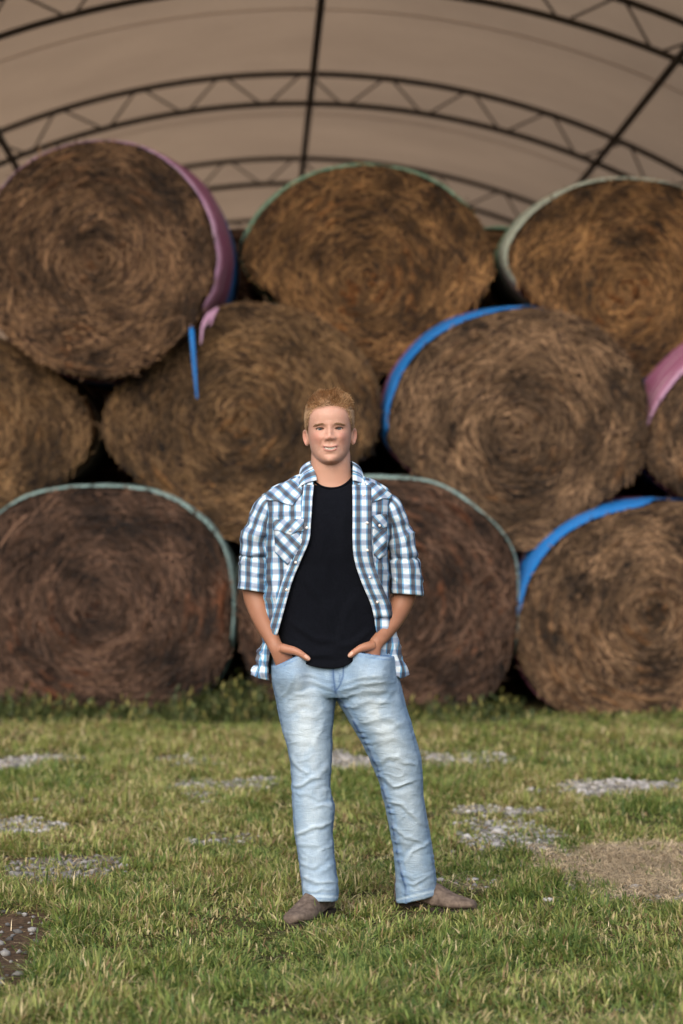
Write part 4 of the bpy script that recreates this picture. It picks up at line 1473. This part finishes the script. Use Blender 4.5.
rg = fbm(np.stack([Sg[..., 0] * 11 + Sg[..., 2] * 9, Sg[..., 2] * 8 - Sg[..., 0] * 7, Sg[..., 1] * 5], -1), 311, 2)
w1 = w1 + 0.005 * (np.exp(-(rg / 0.10) ** 2) - 0.25)
grow = smooth(0, 12, np.arange(NR))[:, None] * (0.9 + 0.9 * smooth(560, 680, py_))
Sg = Sg + nS * (w1 * grow)[..., None] + np.array([0, -0.0, 0])
flatV, flatQ = Sg.reshape(-1, 3), grid_quads(NR, NCS)
bvh = BVHTree.FromPolygons([Vector(v) for v in flatV], [tuple(q) for q in flatQ.tolist()])
SS = Soup()
SS.add(flatV, flatQ, uv=UVs.reshape(-1, 2))


def sleeve(pts, sgn, seed):
    q = np.array([np.r_[P(a, b, c), w_ * (D0 + c) / F_PX, t_] for (a, b, c, w_, t_) in pts])
    r = resample(q, 90)
    Gs = tube_grid(r[:, :3], r[:, 3], 64, r[:, 4])
    nS_ = grid_normals(Gs, True)
    ctr_ = Gs.mean(1, keepdims=True)
    if ((Gs - ctr_) * nS_).sum() < 0:
        nS_ = -nS_
    px1, py1 = to_px(Gs)
    tt_ = np.linspace(0, 1, 90)[:, None]
    d = 0.008 * fbm(np.stack([Gs[..., 0] * 14 + Gs[..., 2] * 6, Gs[..., 2] * 12, Gs[..., 1] * 12], -1), seed, 3)
    d = d + 0.0065 * np.sin(Gs[..., 2] * 95 + 6 * fbm(Gs * 7, seed + 2, 2)) * smooth(0.15, 0.4, tt_) * (1 - smooth(0.6, 0.7, tt_)) * (0.5 + 0.5 * vnoise(Gs * 9, seed + 7))
    rg = fbm(np.stack([Gs[..., 0] * 10 + Gs[..., 2] * 12, Gs[..., 2] * 14 - Gs[..., 0] * 9, Gs[..., 1] * 9], -1), seed + 9, 2)
    d = d + 0.0042 * (np.exp(-(rg / 0.10) ** 2) - 0.25) * smooth(0.1, 0.3, tt_)
    cuff = smooth(0.640, 0.665, tt_)
    d = d + 0.0035 * cuff - 0.005 * np.exp(-((tt_ - 0.635) / 0.018) ** 2) + 0.003 * cuff * fbm(Gs * 22, seed + 5, 2)
    d = d * (1 - 0.8 * smooth(0.9, 1.0, tt_)) + 0.0028 * smooth(0.9, 1.0, tt_)
    Gs = Gs + nS_ * d[..., None]
    Gs[..., 2] -= 0.13 * (Gs[..., 0] - Gs[-1, :, 0].mean()) * smooth(0.45, 0.85, tt_)
    inner = np.stack([Gs[-1] * 0.5 + Gs[-1] * 0.5 - nS_[-1] * 0.004, Gs[-8] - nS_[-8] * 0.009], 0)
    Gs = np.concatenate([Gs, inner], 0)
    th_ = np.linspace(0, 2 * np.pi, 64, endpoint=False)
    ln_ = np.r_[0, np.cumsum(np.linalg.norm(np.diff(Gs.mean(1), axis=0), axis=1))]
    uu = np.repeat((np.where(th_ > np.pi, th_ - 2 * np.pi, th_) * 0.050)[None], len(Gs), 0)
    vv = np.repeat(ln_[:, None], 64, 1) + 0.01
    # a closed tube needs a doubled seam for its stripes
    Gs = np.concatenate([Gs, Gs[:, :1]], 1)
    uu = np.concatenate([uu, uu[:, :1]], 1)
    k_ = int(np.argmax(np.diff(uu[0]) < -0.1)) + 1
    uu[:, k_:] += 0.0
    vv = np.concatenate([vv, vv[:, :1]], 1)
    SS.grid(Gs, uv=np.stack([uu, vv], -1))


sleeve([(276, 500, 0.004, 8, .045), (268.5, 506, 0.008, 11.5, .066), (263.6, 516, 0.014, 12.6, .070), (259.6, 528, 0.022, 13.5, .072), (256.2, 543, 0.030, 15.6, .076),
        (256.0, 558, 0.036, 15.0, .072), (255.4, 574, 0.038, 15.6, .070), (255.0, 591.5, 0.036, 16.2, .068)], -1, 401)
sleeve([(384, 500, 0.004, 8, .045), (390.5, 506, 0.008, 11.0, .066), (394.8, 516, 0.014, 11.8, .070), (398.4, 528, 0.022, 12.7, .072), (402.5, 543, 0.030, 14.6, .076),
        (404.0, 558, 0.036, 14.8, .072), (405.4, 574, 0.038, 15.4, .070), (406.6, 594.5, 0.036, 15.6, .068)], 1, 431)
shirt = SS.build('plaid_shirt', M_plaid, person, uv=True)
shirt['label'] = 'open blue, grey and white plaid shirt with rolled sleeves'
sm = shirt.modifiers.new('thickness', 'SOLIDIFY')
sm.thickness = 0.0025
sm.offset = 0


def surf_y(px, py, guess=-0.14):
    o = P(px, py, guess)
    h = bvh.ray_cast(Vector((o[0], D0 - 1.0, o[2])), Vector((0, 1, 0)))
    return (h[0].y - D0) if h[0] is not None and h[0].y < D0 + 0.05 else None


def patch(name, top, bottom, mat, parent, lift, rot=None, along=False, nu=24, nv=24, bvh_fn=surf_y, thick=0.0025, puff=0.0, crown=0.0):
    """cloth patch between two polylines, laid on the surface below it"""
    T_, B_ = np.array(top, float), np.array(bottom, float)
    u = np.linspace(0, 1, nu)

    def pl(Q, u):
        s_ = np.r_[0, np.cumsum(np.linalg.norm(np.diff(Q, axis=0), axis=1))]
        s_ /= s_[-1]
        return np.stack([np.interp(u, s_, Q[:, 0]), np.interp(u, s_, Q[:, 1])], -1)
    tp, bp = pl(T_, u), pl(B_, u)
    v = np.linspace(0, 1, nv)[:, None, None]
    PX = tp[None] * (1 - v) + bp[None] * v
    Y = np.full(PX.shape[:2], np.nan)
    for i in range(nv):
        for j in range(nu):
            y_ = bvh_fn(PX[i, j, 0], PX[i, j, 1])
            if y_ is not None:
                Y[i, j] = y_
    med = np.nanmedian(Y)
    for i in range(nv):
        r_ = Y[i]
        g_ = ~np.isnan(r_)
        Y[i] = np.interp(np.arange(nu), np.arange(nu)[g_], r_[g_]) if g_.any() else med
    vv, uu = np.meshgrid(np.linspace(-1, 1, nv), np.linspace(-1, 1, nu), indexing='ij')
    Y = Y - lift - puff * (1 - uu ** 4) * (1 - vv ** 4)
    V = np.stack([(PX[..., 0] - CX) * D0 / F_PX, D0 + Y, CAM_Z + (HY - PX[..., 1]) * D0 / F_PX], -1)
    if along:
        W = np.linalg.norm(V[:, -1] - V[:, 0], axis=1).mean()
        ln_ = np.r_[0, np.cumsum(np.linalg.norm(np.diff(V[:, nu // 2], axis=0), axis=1))]
        UV = np.stack([np.repeat(np.linspace(0, W, nu)[None], nv, 0) + along, np.repeat(ln_[:, None], nu, 1)], -1)
    else:
        a_ = math.radians(rot or 0)
        UV = np.stack([V[..., 0] * math.cos(a_) + V[..., 2] * math.sin(a_), -V[..., 0] * math.sin(a_) + V[..., 2] * math.cos(a_)], -1)
    S = Soup()
    S.grid(V, uv=UV)
    o = S.build(name, mat, parent, uv=True)
    if thick:
        m = o.modifiers.new('thickness', 'SOLIDIFY')
        m.thickness = thick
        m.offset = 0
    return o


patch('yoke', [(262, 495.5), (275, 487.5), (290, 481), (300, 477)], [(263, 500.5), (276, 501.5), (293, 507), (303, 494)], M_plaid, shirt, 0.0035, rot=48, nu=30)
patch('yoke', [(361, 479), (372, 483), (382, 488), (391.5, 495)], [(358, 492), (372, 503.5), (382, 499.5), (391, 499.5)], M_plaid, shirt, 0.0035, rot=-48, nu=30)
patch('chest_pocket', [(275, 522), (304, 522)], [(276, 553), (288, 565.5), (302, 551)], M_plaid, shirt, 0.0040, rot=45, puff=0.003)
patch('chest_pocket', [(372, 518), (386.5, 516)], [(373.5, 556), (378.5, 559.5), (386, 555)], M_plaid, shirt, 0.0040, rot=-45, puff=0.003)
patch('pocket_flap', [(274, 520.5), (304.5, 520.5)], [(274.3, 531), (281, 532), (291, 536), (300, 532.5), (304.2, 532)], M_plaid, shirt, 0.0085, rot=-42, puff=0.002)
patch('pocket_flap', [(371.5, 516.5), (387, 514.5)], [(372, 528), (378.5, 531.5), (386.5, 527)], M_plaid, shirt, 0.0085, rot=42, puff=0.002)
yl = np.linspace(486, 676, 40)
pl_ = interp(np.interp(yl, [r[1] for r in SHIRT], [r[0] for r in SHIRT]), SHIRT)
xl_, xr_ = pl_[7], pl_[8]


def strip(name, xa, xb, ya, al, sel):
    T_ = [(a, b) for a, b in zip(xa[sel], ya[sel])]
    B_ = [(a, b) for a, b in zip(xb[sel], ya[sel])]
    # rows run along the edge
    n_ = len(T_)
    S = Soup()
    nu = 9
    G_ = np.zeros((n_, nu, 3))
    for i in range(n_):
        for j in range(nu):
            a = T_[i][0] + (B_[i][0] - T_[i][0]) * j / (nu - 1)
            yv = surf_y(a + (0.3 if T_[i][0] < 330 else 0.0) * 0, T_[i][1])
            G_[i, j] = (a, T_[i][1], np.nan if yv is None else yv)
        g_ = ~np.isnan(G_[i, :, 2])
        G_[i, :, 2] = np.interp(np.arange(nu), np.arange(nu)[g_], G_[i, g_, 2]) if g_.any() else G_[i - 1, :, 2]
    V = np.stack([(G_[..., 0] - CX) * D0 / F_PX, D0 + G_[..., 2] - 0.0045, CAM_Z + (HY - G_[..., 1]) * D0 / F_PX], -1)
    ln_ = np.r_[0, np.cumsum(np.linalg.norm(np.diff(V[:, 0], axis=0), axis=1))]
    W = np.linalg.norm(V[0, -1] - V[0, 0])
    S.grid(V, uv=np.stack([np.repeat(np.linspace(0, W, nu)[None], n_, 0) + al, np.repeat(ln_[:, None], nu, 1)], -1))
    o = S.build(name, M_plaid, shirt, uv=True)
    m = o.modifiers.new('thickness', 'SOLIDIFY')
    m.thickness = 0.003
    m.offset = 0


strip('placket', xl_ - 9.5, xl_ + 0.4, yl, 0.004, yl < 640)
strip('placket', xr_ - 0.4, xr_ + 18.5, yl, 0.0, yl < 620)
# pearl snaps
t = NT('pearl snap')
M_snap = t.done(t.bsdf((0.62, 0.58, 0.54), 0.25, 0.6, Metallic=0.2))
for (bx, by) in ((363.5, 496.5), (366.8, 524), (367.0, 551), (369.5, 577.5), (377, 602), (291, 531.5), (379, 526.5), (307.5, 529), (296.5, 563), (287.5, 590)):
    yv = surf_y(bx, by) or -0.13
    th_ = np.linspace(0, 2 * np.pi, 14, endpoint=False)
    c_ = P(bx, by, 0)
    extra = 0.012 if (bx, by) in ((291, 531.5), (379, 526.5)) else 0.007
    G_ = np.stack([np.stack([c_[0] + r_ * np.cos(th_), np.full(14, D0 + yv - extra - h_), c_[2] + r_ * np.sin(th_)], -1)
                   for r_, h_ in ((0.0052, -0.004), (0.0052, 0.001), (0.0042, 0.0022), (0.0018, 0.0028))], 0)
    S = Soup()
    S.grid(G_, closed=True, caps=True)
    S.build('snap_button', M_snap, shirt)
# collar: a strip from the left front edge round the neck to the right front edge
na, nb = 80, 12
al = np.linspace(-1, 1, na)
G_ = np.zeros((nb, na, 3))
for i, a in enumerate(al):
    an = a * math.radians(140 if a < 0 else 128) + math.pi    # pi = nape
    sxn, cyn = -math.sin(an), -math.cos(an)
    sxn = math.sin(a * math.radians(140 if a < 0 else 128))
    tip = float(smooth(0.55, 1.0, abs(a)))
    end_t, end_b = (317.0, 297.5) if a < 0 else (352.8, 366.5)
    px_t = (330.8 + 22.0 * sxn) * (1 - tip) + end_t * tip
    py_t = 461.0 + 1.5 * abs(sxn) + 19.0 * tip ** 1.5 - 3 * (1 - abs(a))
    yo_t = 0.014 + 0.076 * cyn - 0.02 * tip
    px_b = (330.8 + 31.0 * sxn) * (1 - tip) + end_b * tip
    py_b = 475 + (15.5 if a < 0 else 13.0) * tip - 2 * (1 - abs(a))
    yo_b = 0.014 + (0.100 + 0.018 * tip) * cyn
    for j in range(nb):
        s_ = j / (nb - 1)
        bow = math.sin(math.pi * s_) * 0.010
        q = P(px_t + (px_b - px_t) * s_, py_t + (py_b - py_t) * s_, 0)
        q[1] = D0 + yo_t + (yo_b - yo_t) * s_
        q += np.array([sxn * bow, cyn * bow, bow * 0.4])
        G_[j, i] = q
for j in range(nb):          # keep the leaves just clear of the shirt below
    for i in range(na):
        pxx, pyy = to_px(G_[j, i])
        y_ = surf_y(float(pxx), float(pyy))
        if y_ is not None and G_[j, i, 1] < D0 - 0.02:
            G_[j, i, 1] = min(G_[j, i, 1], D0 + y_ - 0.007)
S = Soup()
ln_ = np.r_[0, np.cumsum(np.linalg.norm(np.diff(G_[-1], axis=0), axis=1))]
S.grid(G_, uv=np.stack([np.repeat(ln_[None], nb, 0), np.repeat((np.linspace(0, 0.055, nb))[:, None], na, 1)], -1))
o = S.build('collar', M_plaid, shirt, uv=True)
m = o.modifiers.new('thickness', 'SOLIDIFY')
m.thickness = 0.004
m.offset = 0

# ------------------------------------------------------------------ jeans
J = Soup()
J.grid(loft([(634, 277, 391, -.096, .098), (655, 272.5, 395.5, -.108, .114), (668, 271.5, 398, -.114, .126), (681, 272.3, 399, -.117, .134), (690, 274, 400.5, -.112, .134),
             (697, 282, 396, -.095, .12)], 40, 80), closed=True, caps=True)
J.grid(loft([(660, 273, 330, -.095, .11), (681, 272.6, 335, -.112, .13), (693, 274, 336.3, -.114, .130), (708, 277, 334.5, -.112, .118), (722, 280, 333.2, -.107, .108),
             (757, 289, 332, -.094, .092), (772, 291, 331, -.090, .084), (786, 291.3, 330.6, -.088, .078), (808, 292.3, 335, -.083, .084), (827, 293.6, 333.3, -.080, .088), (845, 296, 334, -.080, .088),
             (874, 300.2, 337, -.084, .084), (889, 302, 338.5, -.088, .086), (899, 302.6, 338.2, -.090, .088)], 110, 64, 2.2, 0.8), closed=True, caps=True)
J.grid(loft([(660, 340, 397, -.095, .11, 0), (681, 335.5, 399, -.112, .13, 0), (693, 336.5, 402, -.114, .130, .003), (710, 345.5, 406.3, -.112, .118, .01), (740, 362.5, 415, -.104, .100, .035),
             (766, 374.5, 421.8, -.095, .088, .060), (780, 380, 422.8, -.092, .080, .075), (798, 384, 423.6, -.086, .080, .09), (830, 390.7, 428.3, -.082, .086, .125), (850, 393.3, 432, -.082, .087, .15),
             (866, 395.0, 434.5, -.083, .086, .165), (885, 395.5, 436.5, -.086, .086, .185), (898, 395.6, 438, -.090, .088, .20)], 110, 64, 2.2, -5.0), closed=True, caps=True)
jV, jN, jQ = remesh(J, 0.0042, 6, 0.5)
jx, jy = to_px(jV)
front = smooth(0.25, -0.15, jN[:, 1])
right = jx > np.interp(jy, [690, 710, 740, 766, 900], [335.5, 340, 348, 352, 366])
# pocket openings with the hands inside: the cloth bulges below the opening line
PKL = [(271.5, 665.2), (276.5, 664.6), (284, 662.0), (291, 658.4), (297, 655.5)]
PKR = [(397.5, 655.5), (390, 656.2), (382, 655.6), (372, 654.2), (362, 652.4), (357, 651.5)]
disp = np.zeros(len(jV))
lift = np.zeros(len(jV))
for pk, cx_, cy_ in ((PKL, 286, 672), (PKR, 373, 671)):
    line = np.interp(jx, [q[0] for q in sorted(pk)], [q[1] for q in sorted(pk)])
    below = smooth(-0.4, 0.8, jy - line)
    lift += 0.046 * below * np.exp(-((jx - cx_) / 20) ** 4 - (np.clip(jy - cy_, 0, 99) / 20) ** 2) * (jN[:, 1] < 0.1)
    d, t_, _ = seg_dist(jx, jy, pk)
    lift += 0.0035 * np.exp(-(d / 1.2) ** 2) * front
FOLDS = [
    # hips and crotch
    ([(335, 691), (318, 683), (300, 680)], 1.9, .0065), ([(334, 685), (316, 676), (301, 672)], 1.7, .005), ([(333, 697), (314, 693), (292, 694)], 2.0, .006),
    ([(337, 692), (360, 684), (392, 681)], 1.9, .0065), ([(338, 686), (362, 676), (388, 672)], 1.7, .005), ([(340, 698), (364, 692), (398, 692)], 2.1, .006),
    ([(346, 708), (368, 701), (398, 704)], 2.3, .0055), ([(355, 722), (380, 716), (404, 722)], 2.6, .0045), ([(368, 744), (392, 738), (412, 748)], 2.8, .005),
    ([(330, 705), (318, 716), (303, 716)], 2.4, .004), ([(329, 716), (316, 735), (312, 752)], 2.6, .0045), ([(281, 712), (296, 706), (312, 702)], 2.2, .0045),
    ([(287, 738), (300, 744), (316, 742)], 2.4, .004), ([(278, 700), (288, 690), (296, 676)], 1.8, .004), ([(395, 690), (386, 700), (372, 708)], 2, .004),
    # left knee and shin
    ([(290, 757), (301, 768), (312, 776)], 1.9, .0065), ([(331, 760), (318, 774), (306, 780)], 1.9, .006), ([(290, 786), (303, 783), (322, 776)], 1.8, .0095),
    ([(292, 791), (306, 793), (318, 799)], 1.6, .006), ([(335, 806), (322, 804), (314, 808)], 1.9, .007), ([(331, 788), (322, 792), (316, 801)], 1.6, .005),
    ([(294, 834), (312, 830), (334, 820)], 1.7, .0100), ([(296, 842), (310, 846), (322, 846)], 1.8, .005), ([(334, 838), (326, 848), (318, 852)], 1.6, .005),
    ([(297, 858), (310, 866), (322, 868)], 1.7, .0055), ([(299, 876), (316, 882), (338, 880)], 1.8, .0080), ([(337, 862), (326, 870), (316, 874)], 1.6, .006),
    ([(301, 888), (318, 891), (338, 889)], 1.3, .0045),
    # right knee and shin
    ([(376, 762), (398, 757), (421, 770)], 2.0, .0065), ([(380, 776), (396, 786), (422, 778)], 1.7, .0075), ([(386, 800), (404, 806), (425, 824)], 1.7, .0085),
    ([(391, 822), (404, 836), (424, 842)], 1.6, .0060), ([(430, 838), (414, 850), (399, 868)], 1.7, .0065), ([(395, 880), (414, 886), (436, 872)], 1.5, .0065),
    ([(408, 720), (390, 728), (366, 732)], 2.6, .004),
]
wx = jx + 3.0 * fbm(np.stack([jx * .07, jy * .07, 0 * jx], -1), 601, 2)
wy = jy + 3.4 * fbm(np.stack([jx * .09, jy * .09, 0 * jx + 5], -1), 602, 3)
for poly, wd_, am in FOLDS:
    disp += fold(wx, wy, poly, wd_ * 1.25, am * 0.50) * front
aniso = fbm(np.stack([jV[:, 0] * 8, jV[:, 2] * 24 + jV[:, 0] * 6, jV[:, 1] * 8], -1), 501, 3)
r1 = fbm(np.stack([jV[:, 0] * 7 + jV[:, 2] * 5, jV[:, 2] * 17 - jV[:, 0] * 6, jV[:, 1] * 7], -1), 507, 2)
r2 = fbm(np.stack([jV[:, 0] * 9 - jV[:, 2] * 9, jV[:, 2] * 20 + jV[:, 0] * 9, jV[:, 1] * 7], -1), 509, 2)
calf = np.interp(jy, [690, 740, 770, 900], [.55, .6, 1, 1])
disp += 0.0022 * aniso + 0.0008 * fbm(jV * 60, 503, 2) + calf * (0.0019 * (np.exp(-(r1 / 0.10) ** 2) - .25) * smooth(-0.2, 0.35, r2) + 0.0020 * (np.exp(-(r2 / 0.09) ** 2) - .25) * smooth(-0.1, 0.4, r1))
# inner seam of the right leg, puckered
INS = [(336, 694), (345.5, 709), (362, 739), (374.5, 765), (383.5, 797), (389, 815), (392.5, 836), (397, 862), (403, 886), (404, 903)]
INS = [(a + (2.4 if b > 700 else .5), b) for a, b in INS]
d_in, t_in, _ = seg_dist(jx, jy, INS)
puck = vnoise(np.stack([jy * 0.33, 0 * jy, 0 * jy], -1), 9)
disp += front * (0.0028 * np.exp(-(d_in / 1.4) ** 2) + 0.0030 * puck * np.exp(-(d_in / 3.0) ** 2))
jV = jV + jN * disp[:, None]
jV[:, 1] -= lift
# colour of the washed denim
den = np.tile(np.array([[0.180, 0.268, 0.375]]), (len(jV), 1))


def dye(mask, c):
    global den
    den = den + (np.array(c) - den) * np.clip(mask, 0, 1)[:, None]


cl_ = np.interp(jy, [660, 690, 720, 757, 800, 850, 900], [303, 304, 306, 309, 311, 315, 319])
cr_ = np.interp(jy, [660, 690, 720, 757, 800, 850, 900], [368, 372, 381, 396, 405, 413, 418])
cx_leg = np.where(right, cr_, cl_)
worn = np.exp(-((jx - cx_leg) / 15) ** 2) * np.interp(jy, [660, 685, 710, 740, 765, 800, 840, 905], [.25, .6, 1.0, .95, .7, .6, .45, .35]) * front
mott = fbm(np.stack([jV[:, 0] * 20, jV[:, 1] * 20, jV[:, 2] * 14], -1), 511, 3)
dye(worn * (0.72 + 0.22 * mott), (0.54, 0.610, 0.645))
dye(0.18 * smooth(0.05, 0.5, mott), (0.50, 0.61, 0.70))
dye(0.22 * smooth(0.05, 0.5, -mott), (0.17, 0.29, 0.44))
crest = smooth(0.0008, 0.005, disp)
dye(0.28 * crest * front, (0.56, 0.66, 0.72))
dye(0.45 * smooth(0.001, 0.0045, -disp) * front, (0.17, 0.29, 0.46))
line_noise = 0.7 + 0.5 * vnoise(np.stack([jx * 0.8, jy * 0.8, 0 * jx], -1), 21)
NAVY = (0.055, 0.105, 0.215)
dye(1.0 * np.exp(-(d_in / 1.7) ** 2) * (0.70 + 0.55 * puck), NAVY)
dye(0.5 * np.exp(-((d_in - 3.0) / 1.6) ** 2) * front, (0.16, 0.27, 0.44))
for pk in (PKL, PKR):
    d, _, _ = seg_dist(jx, jy, pk)
    dye(0.95 * np.exp(-(d / 1.0) ** 2) * front, (0.09, 0.165, 0.30))
    d, _, _ = seg_dist(jx, jy, [(a, b + 3.4) for a, b in pk])
    dye(0.85 * np.exp(-(d / 0.8) ** 2) * front * line_noise, (0.11, 0.20, 0.35))
OUT_L = [(273.4, 683), (281.2, 722), (290.2, 757), (292.4, 786), (293.4, 808), (296.8, 845), (301, 874), (303.6, 898)]
INL = [(334.5, 697), (332.2, 722), (331, 757), (329.8, 786), (334, 808), (332.3, 827), (333, 845), (336, 874), (337, 898)]
OUT_R = [(398, 684), (405.5, 712), (414.2, 742), (421, 768), (422.6, 798), (427.2, 830), (433.4, 866), (436, 890)]
for ln_, k_ in ((OUT_L, .6), (INL, .75), (OUT_R, .45)):
    d, _, _ = seg_dist(jx, jy, ln_)
    dye(k_ * np.exp(-(d / 1.0) ** 2) * line_noise, NAVY)
# fly: seam, curved stitching, the dark notch below the waistband
for ln_, k_, w_ in (([(333.2, 662), (333.4, 676), (335.6, 693)], 1.0, 1.1), ([(343.5, 664), (343, 676), (340, 685), (335.8, 691)], .9, .9), ([(331, 668), (333, 690)], .35, 2.2),
                    ([(336, 671), (340, 675), (339, 682)], .5, 1.0)):
    d, _, _ = seg_dist(jx, jy, ln_)
    dye(k_ * np.exp(-(d / w_) ** 2) * front, NAVY)
# hems: a turned band with worn edge
hem_l = 899 + 0.8 * (jx - 320) / 18
hem_r = 898 - 5.0 * (jx - 416) / 21
hem = np.where(right, hem_r, hem_l)
dye(0.6 * np.exp(-((jy - hem + 5.5) / 0.8) ** 2) * line_noise, (0.13, 0.23, 0.39))
dye(0.5 * np.exp(-((jy - hem + 2.6) / 1.2) ** 2), (0.50, 0.63, 0.74))
dye(0.65 * np.exp(-((jy - hem + 0.3) / 0.7) ** 2) * line_noise, (0.12, 0.21, 0.36))
t = NT('washed denim')
co = t.obj()
tw_ = t.noise(t.n('Mapping', {0: co, 2: (0, 0, 0.6), 3: (700, 700, 260)}).outputs[0], 1.0, 2)
sl = t.noise(t.n('Mapping', {0: co, 3: (420, 420, 40)}).outputs[0], 1.0, 2)
c = t.mix(1.0, t.attr(), t.ramp(sl, [(0.3, (0.93, 0.94, 0.96)), (0.7, (1.06, 1.05, 1.03))]), 'MULTIPLY')
c = t.mix(1.0, c, t.ramp(tw_, [(0.3, (0.90, 0.91, 0.94)), (0.7, (1.08, 1.07, 1.05))]), 'MULTIPLY')
cr = t.noise(t.n('Mapping', {0: co, 2: (0.2, 0.0, 0.35), 3: (16, 16, 46)}).outputs[0], 1.0, 4, 0.6, 1.0)
b1 = t.n('Bump', {'Height': cr, 'Strength': 0.34, 'Distance': 0.012})
b2 = t.n('Bump', {'Height': tw_, 'Strength': 0.3, 'Distance': 0.002, 'Normal': b1.outputs[0]})
M_denim = t.done(t.bsdf(c, 0.88, 0.12, b2.outputs[0]))
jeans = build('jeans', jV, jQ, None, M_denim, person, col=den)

# ------------------------------------------------------------------ boots
t = NT('brown suede leather')
nn = t.noise(t.obj(), 55, 4)
M_boot = t.done(t.bsdf(t.ramp(nn, [(0.3, (0.062, 0.045, 0.036)), (0.7, (0.150, 0.114, 0.091))]), 0.8, 0.2, t.bump(nn, 0.4, 0.004)))
M_sole = plain('boot sole', (0.028, 0.020, 0.016), 0.85)


def boot(heel, toe):
    heel, toe = np.array(heel, float), np.array(toe, float)
    L_ = np.linalg.norm(toe[:2] - heel[:2])
    dr = np.r_[(toe[:2] - heel[:2]) / L_, 0]
    sdv = np.array([-dr[1], dr[0], 0])
    gr = lambda q: float(gz(q[0], q[1]))
    s_ = np.linspace(0, 1, 60)
    wv_, hv_ = interp(s_, [(0, .020, .085), (.04, .030, .094), (.15, .036, .100), (.30, .038, .108), (.42, .040, .100), (.55, .046, .083), (.70, .049, .064), (.82, .043, .051), (.92, .033, .041), (.98, .021, .031), (1.0, .008, .020)])
    z0 = (gr(heel) + gr(toe)) / 2 - 0.003
    lift_ = np.interp(s_, [0, .25, .5, .75, 1.0], [.026, .026, .008, .002, .007])
    nth = 36
    th_ = np.linspace(0, 2 * np.pi, nth, endpoint=False)
    G_ = np.zeros((60, nth, 3))
    for i in range(60):
        c_ = heel + dr * L_ * s_[i]
        x_ = np.sign(np.cos(th_)) * np.abs(np.cos(th_)) ** 0.85 * wv_[i]
        zz_ = np.where(np.sin(th_) > 0, np.abs(np.sin(th_)) ** 0.9 * (hv_[i] - lift_[i] * 0 - 0.022), np.sin(th_) * 0.016)
        G_[i] = np.r_[c_[:2], z0 + lift_[i] + 0.020] + x_[:, None] * sdv + zz_[:, None] * np.array([0, 0, 1.0])
    G_ += 0.0022 * fbm(G_ * 40, 77, 2)[..., None] * np.array([0.5, 0.5, 1.0])
    S = Soup()
    S.grid(G_, closed=True, caps=True)
    sh = heel + dr * L_ * 0.26
    S.tube(np.array([np.r_[sh[:2], z0 + h_] for h_ in (0.06, 0.1, 0.14, 0.18)]), [0.040, 0.038, 0.040, 0.042], 28)
    o = S.build('boot', M_boot, person)
    S = Soup()
    out = np.concatenate([np.stack([heel[:2] + dr[:2] * L_ * s_[i] + sdv[:2] * (wv_[i] + .0045) for i in range(60)]),
                          np.stack([heel[:2] + dr[:2] * L_ * s_[i] - sdv[:2] * (wv_[i] + .0045) for i in range(59, -1, -1)])])
    lz = np.r_[lift_, lift_[::-1]]
    bot = np.where(np.r_[s_, s_[::-1]] < 0.27, -0.004, lz - 0.004)
    G2 = np.stack([np.column_stack([out, z0 + bot - 0.004]), np.column_stack([out, z0 + lz + 0.005])], 0)
    S.grid(G2, closed=True, caps=False)
    k_ = np.arange(59)
    S.add(G2[1], np.stack([k_, k_ + 1, 118 - k_, 119 - k_], -1))
    S.build('sole', M_sole, o, smooth_on=False)


boot(P(329, 905, 0.06), P(288.5, 921, -0.205))
boot(P(396, 905, 0.235), P(476.5, 912, 0.115))
# ================================================================== light, sky, camera
SUN_EL, SUN_AZ = 36.0, -16.0        # degrees; azimuth measured from straight behind the camera, minus = camera left
w = bpy.data.worlds.new('World')
SC.world = w
w.use_nodes = True
nt = w.node_tree
bg = nt.nodes['Background']
sky = nt.nodes.new('ShaderNodeTexSky')
sky.sky_type = 'NISHITA'
sky.sun_disc = False
sky.sun_elevation = math.radians(SUN_EL)
# direction towards the sun: (sin(az), -cos(az)) -> rotation measured clockwise from +Y
sx_, sy_ = math.sin(math.radians(SUN_AZ)), -math.cos(math.radians(SUN_AZ))
sky.sun_rotation = math.atan2(sx_, sy_)
sky.air_density, sky.dust_density, sky.ozone_density = 1.0, 4.0, 1.0
nt.links.new(sky.outputs[0], bg.inputs[0])
bg.inputs[1].default_value = 0.12
ld = bpy.data.lights.new('sun', 'SUN')
ld.energy = 1.5
ld.angle = math.radians(60)
ld.color = (1.0, 0.975, 0.935)
sun = bpy.data.objects.new('sun', ld)
COL.objects.link(sun)
el = math.radians(SUN_EL)
sd = Vector((sx_ * math.cos(el), sy_ * math.cos(el), math.sin(el)))
sun.rotation_euler = sd.to_track_quat('Z', 'Y').to_euler()
sun.location = (-6, -8, 9)

cam = bpy.data.cameras.new('camera')
cam.sensor_fit = 'AUTO'
cam.sensor_width = 36.0
cam.lens = F_PX / 1024.0 * 36.0
cam.shift_y = (HY - 512.0) / 1024.0
cam.clip_end = 6000
cam.dof.use_dof = True
cam.dof.focus_distance = D0 - 0.05
cam.dof.aperture_fstop = 2.2
co_ = bpy.data.objects.new('camera', cam)
co_.location = (0, 0, CAM_Z)
co_.rotation_euler = (math.radians(90), 0, 0)
COL.objects.link(co_)
SC.camera = co_
SC.view_settings.view_transform = 'Standard'
SC.view_settings.look = 'None'
SC.view_settings.gamma = 1
SC.view_settings.exposure = 0.8
SC.cycles.max_bounces = 8
SC.cycles.use_denoising = True
SC.render.film_transparent = False
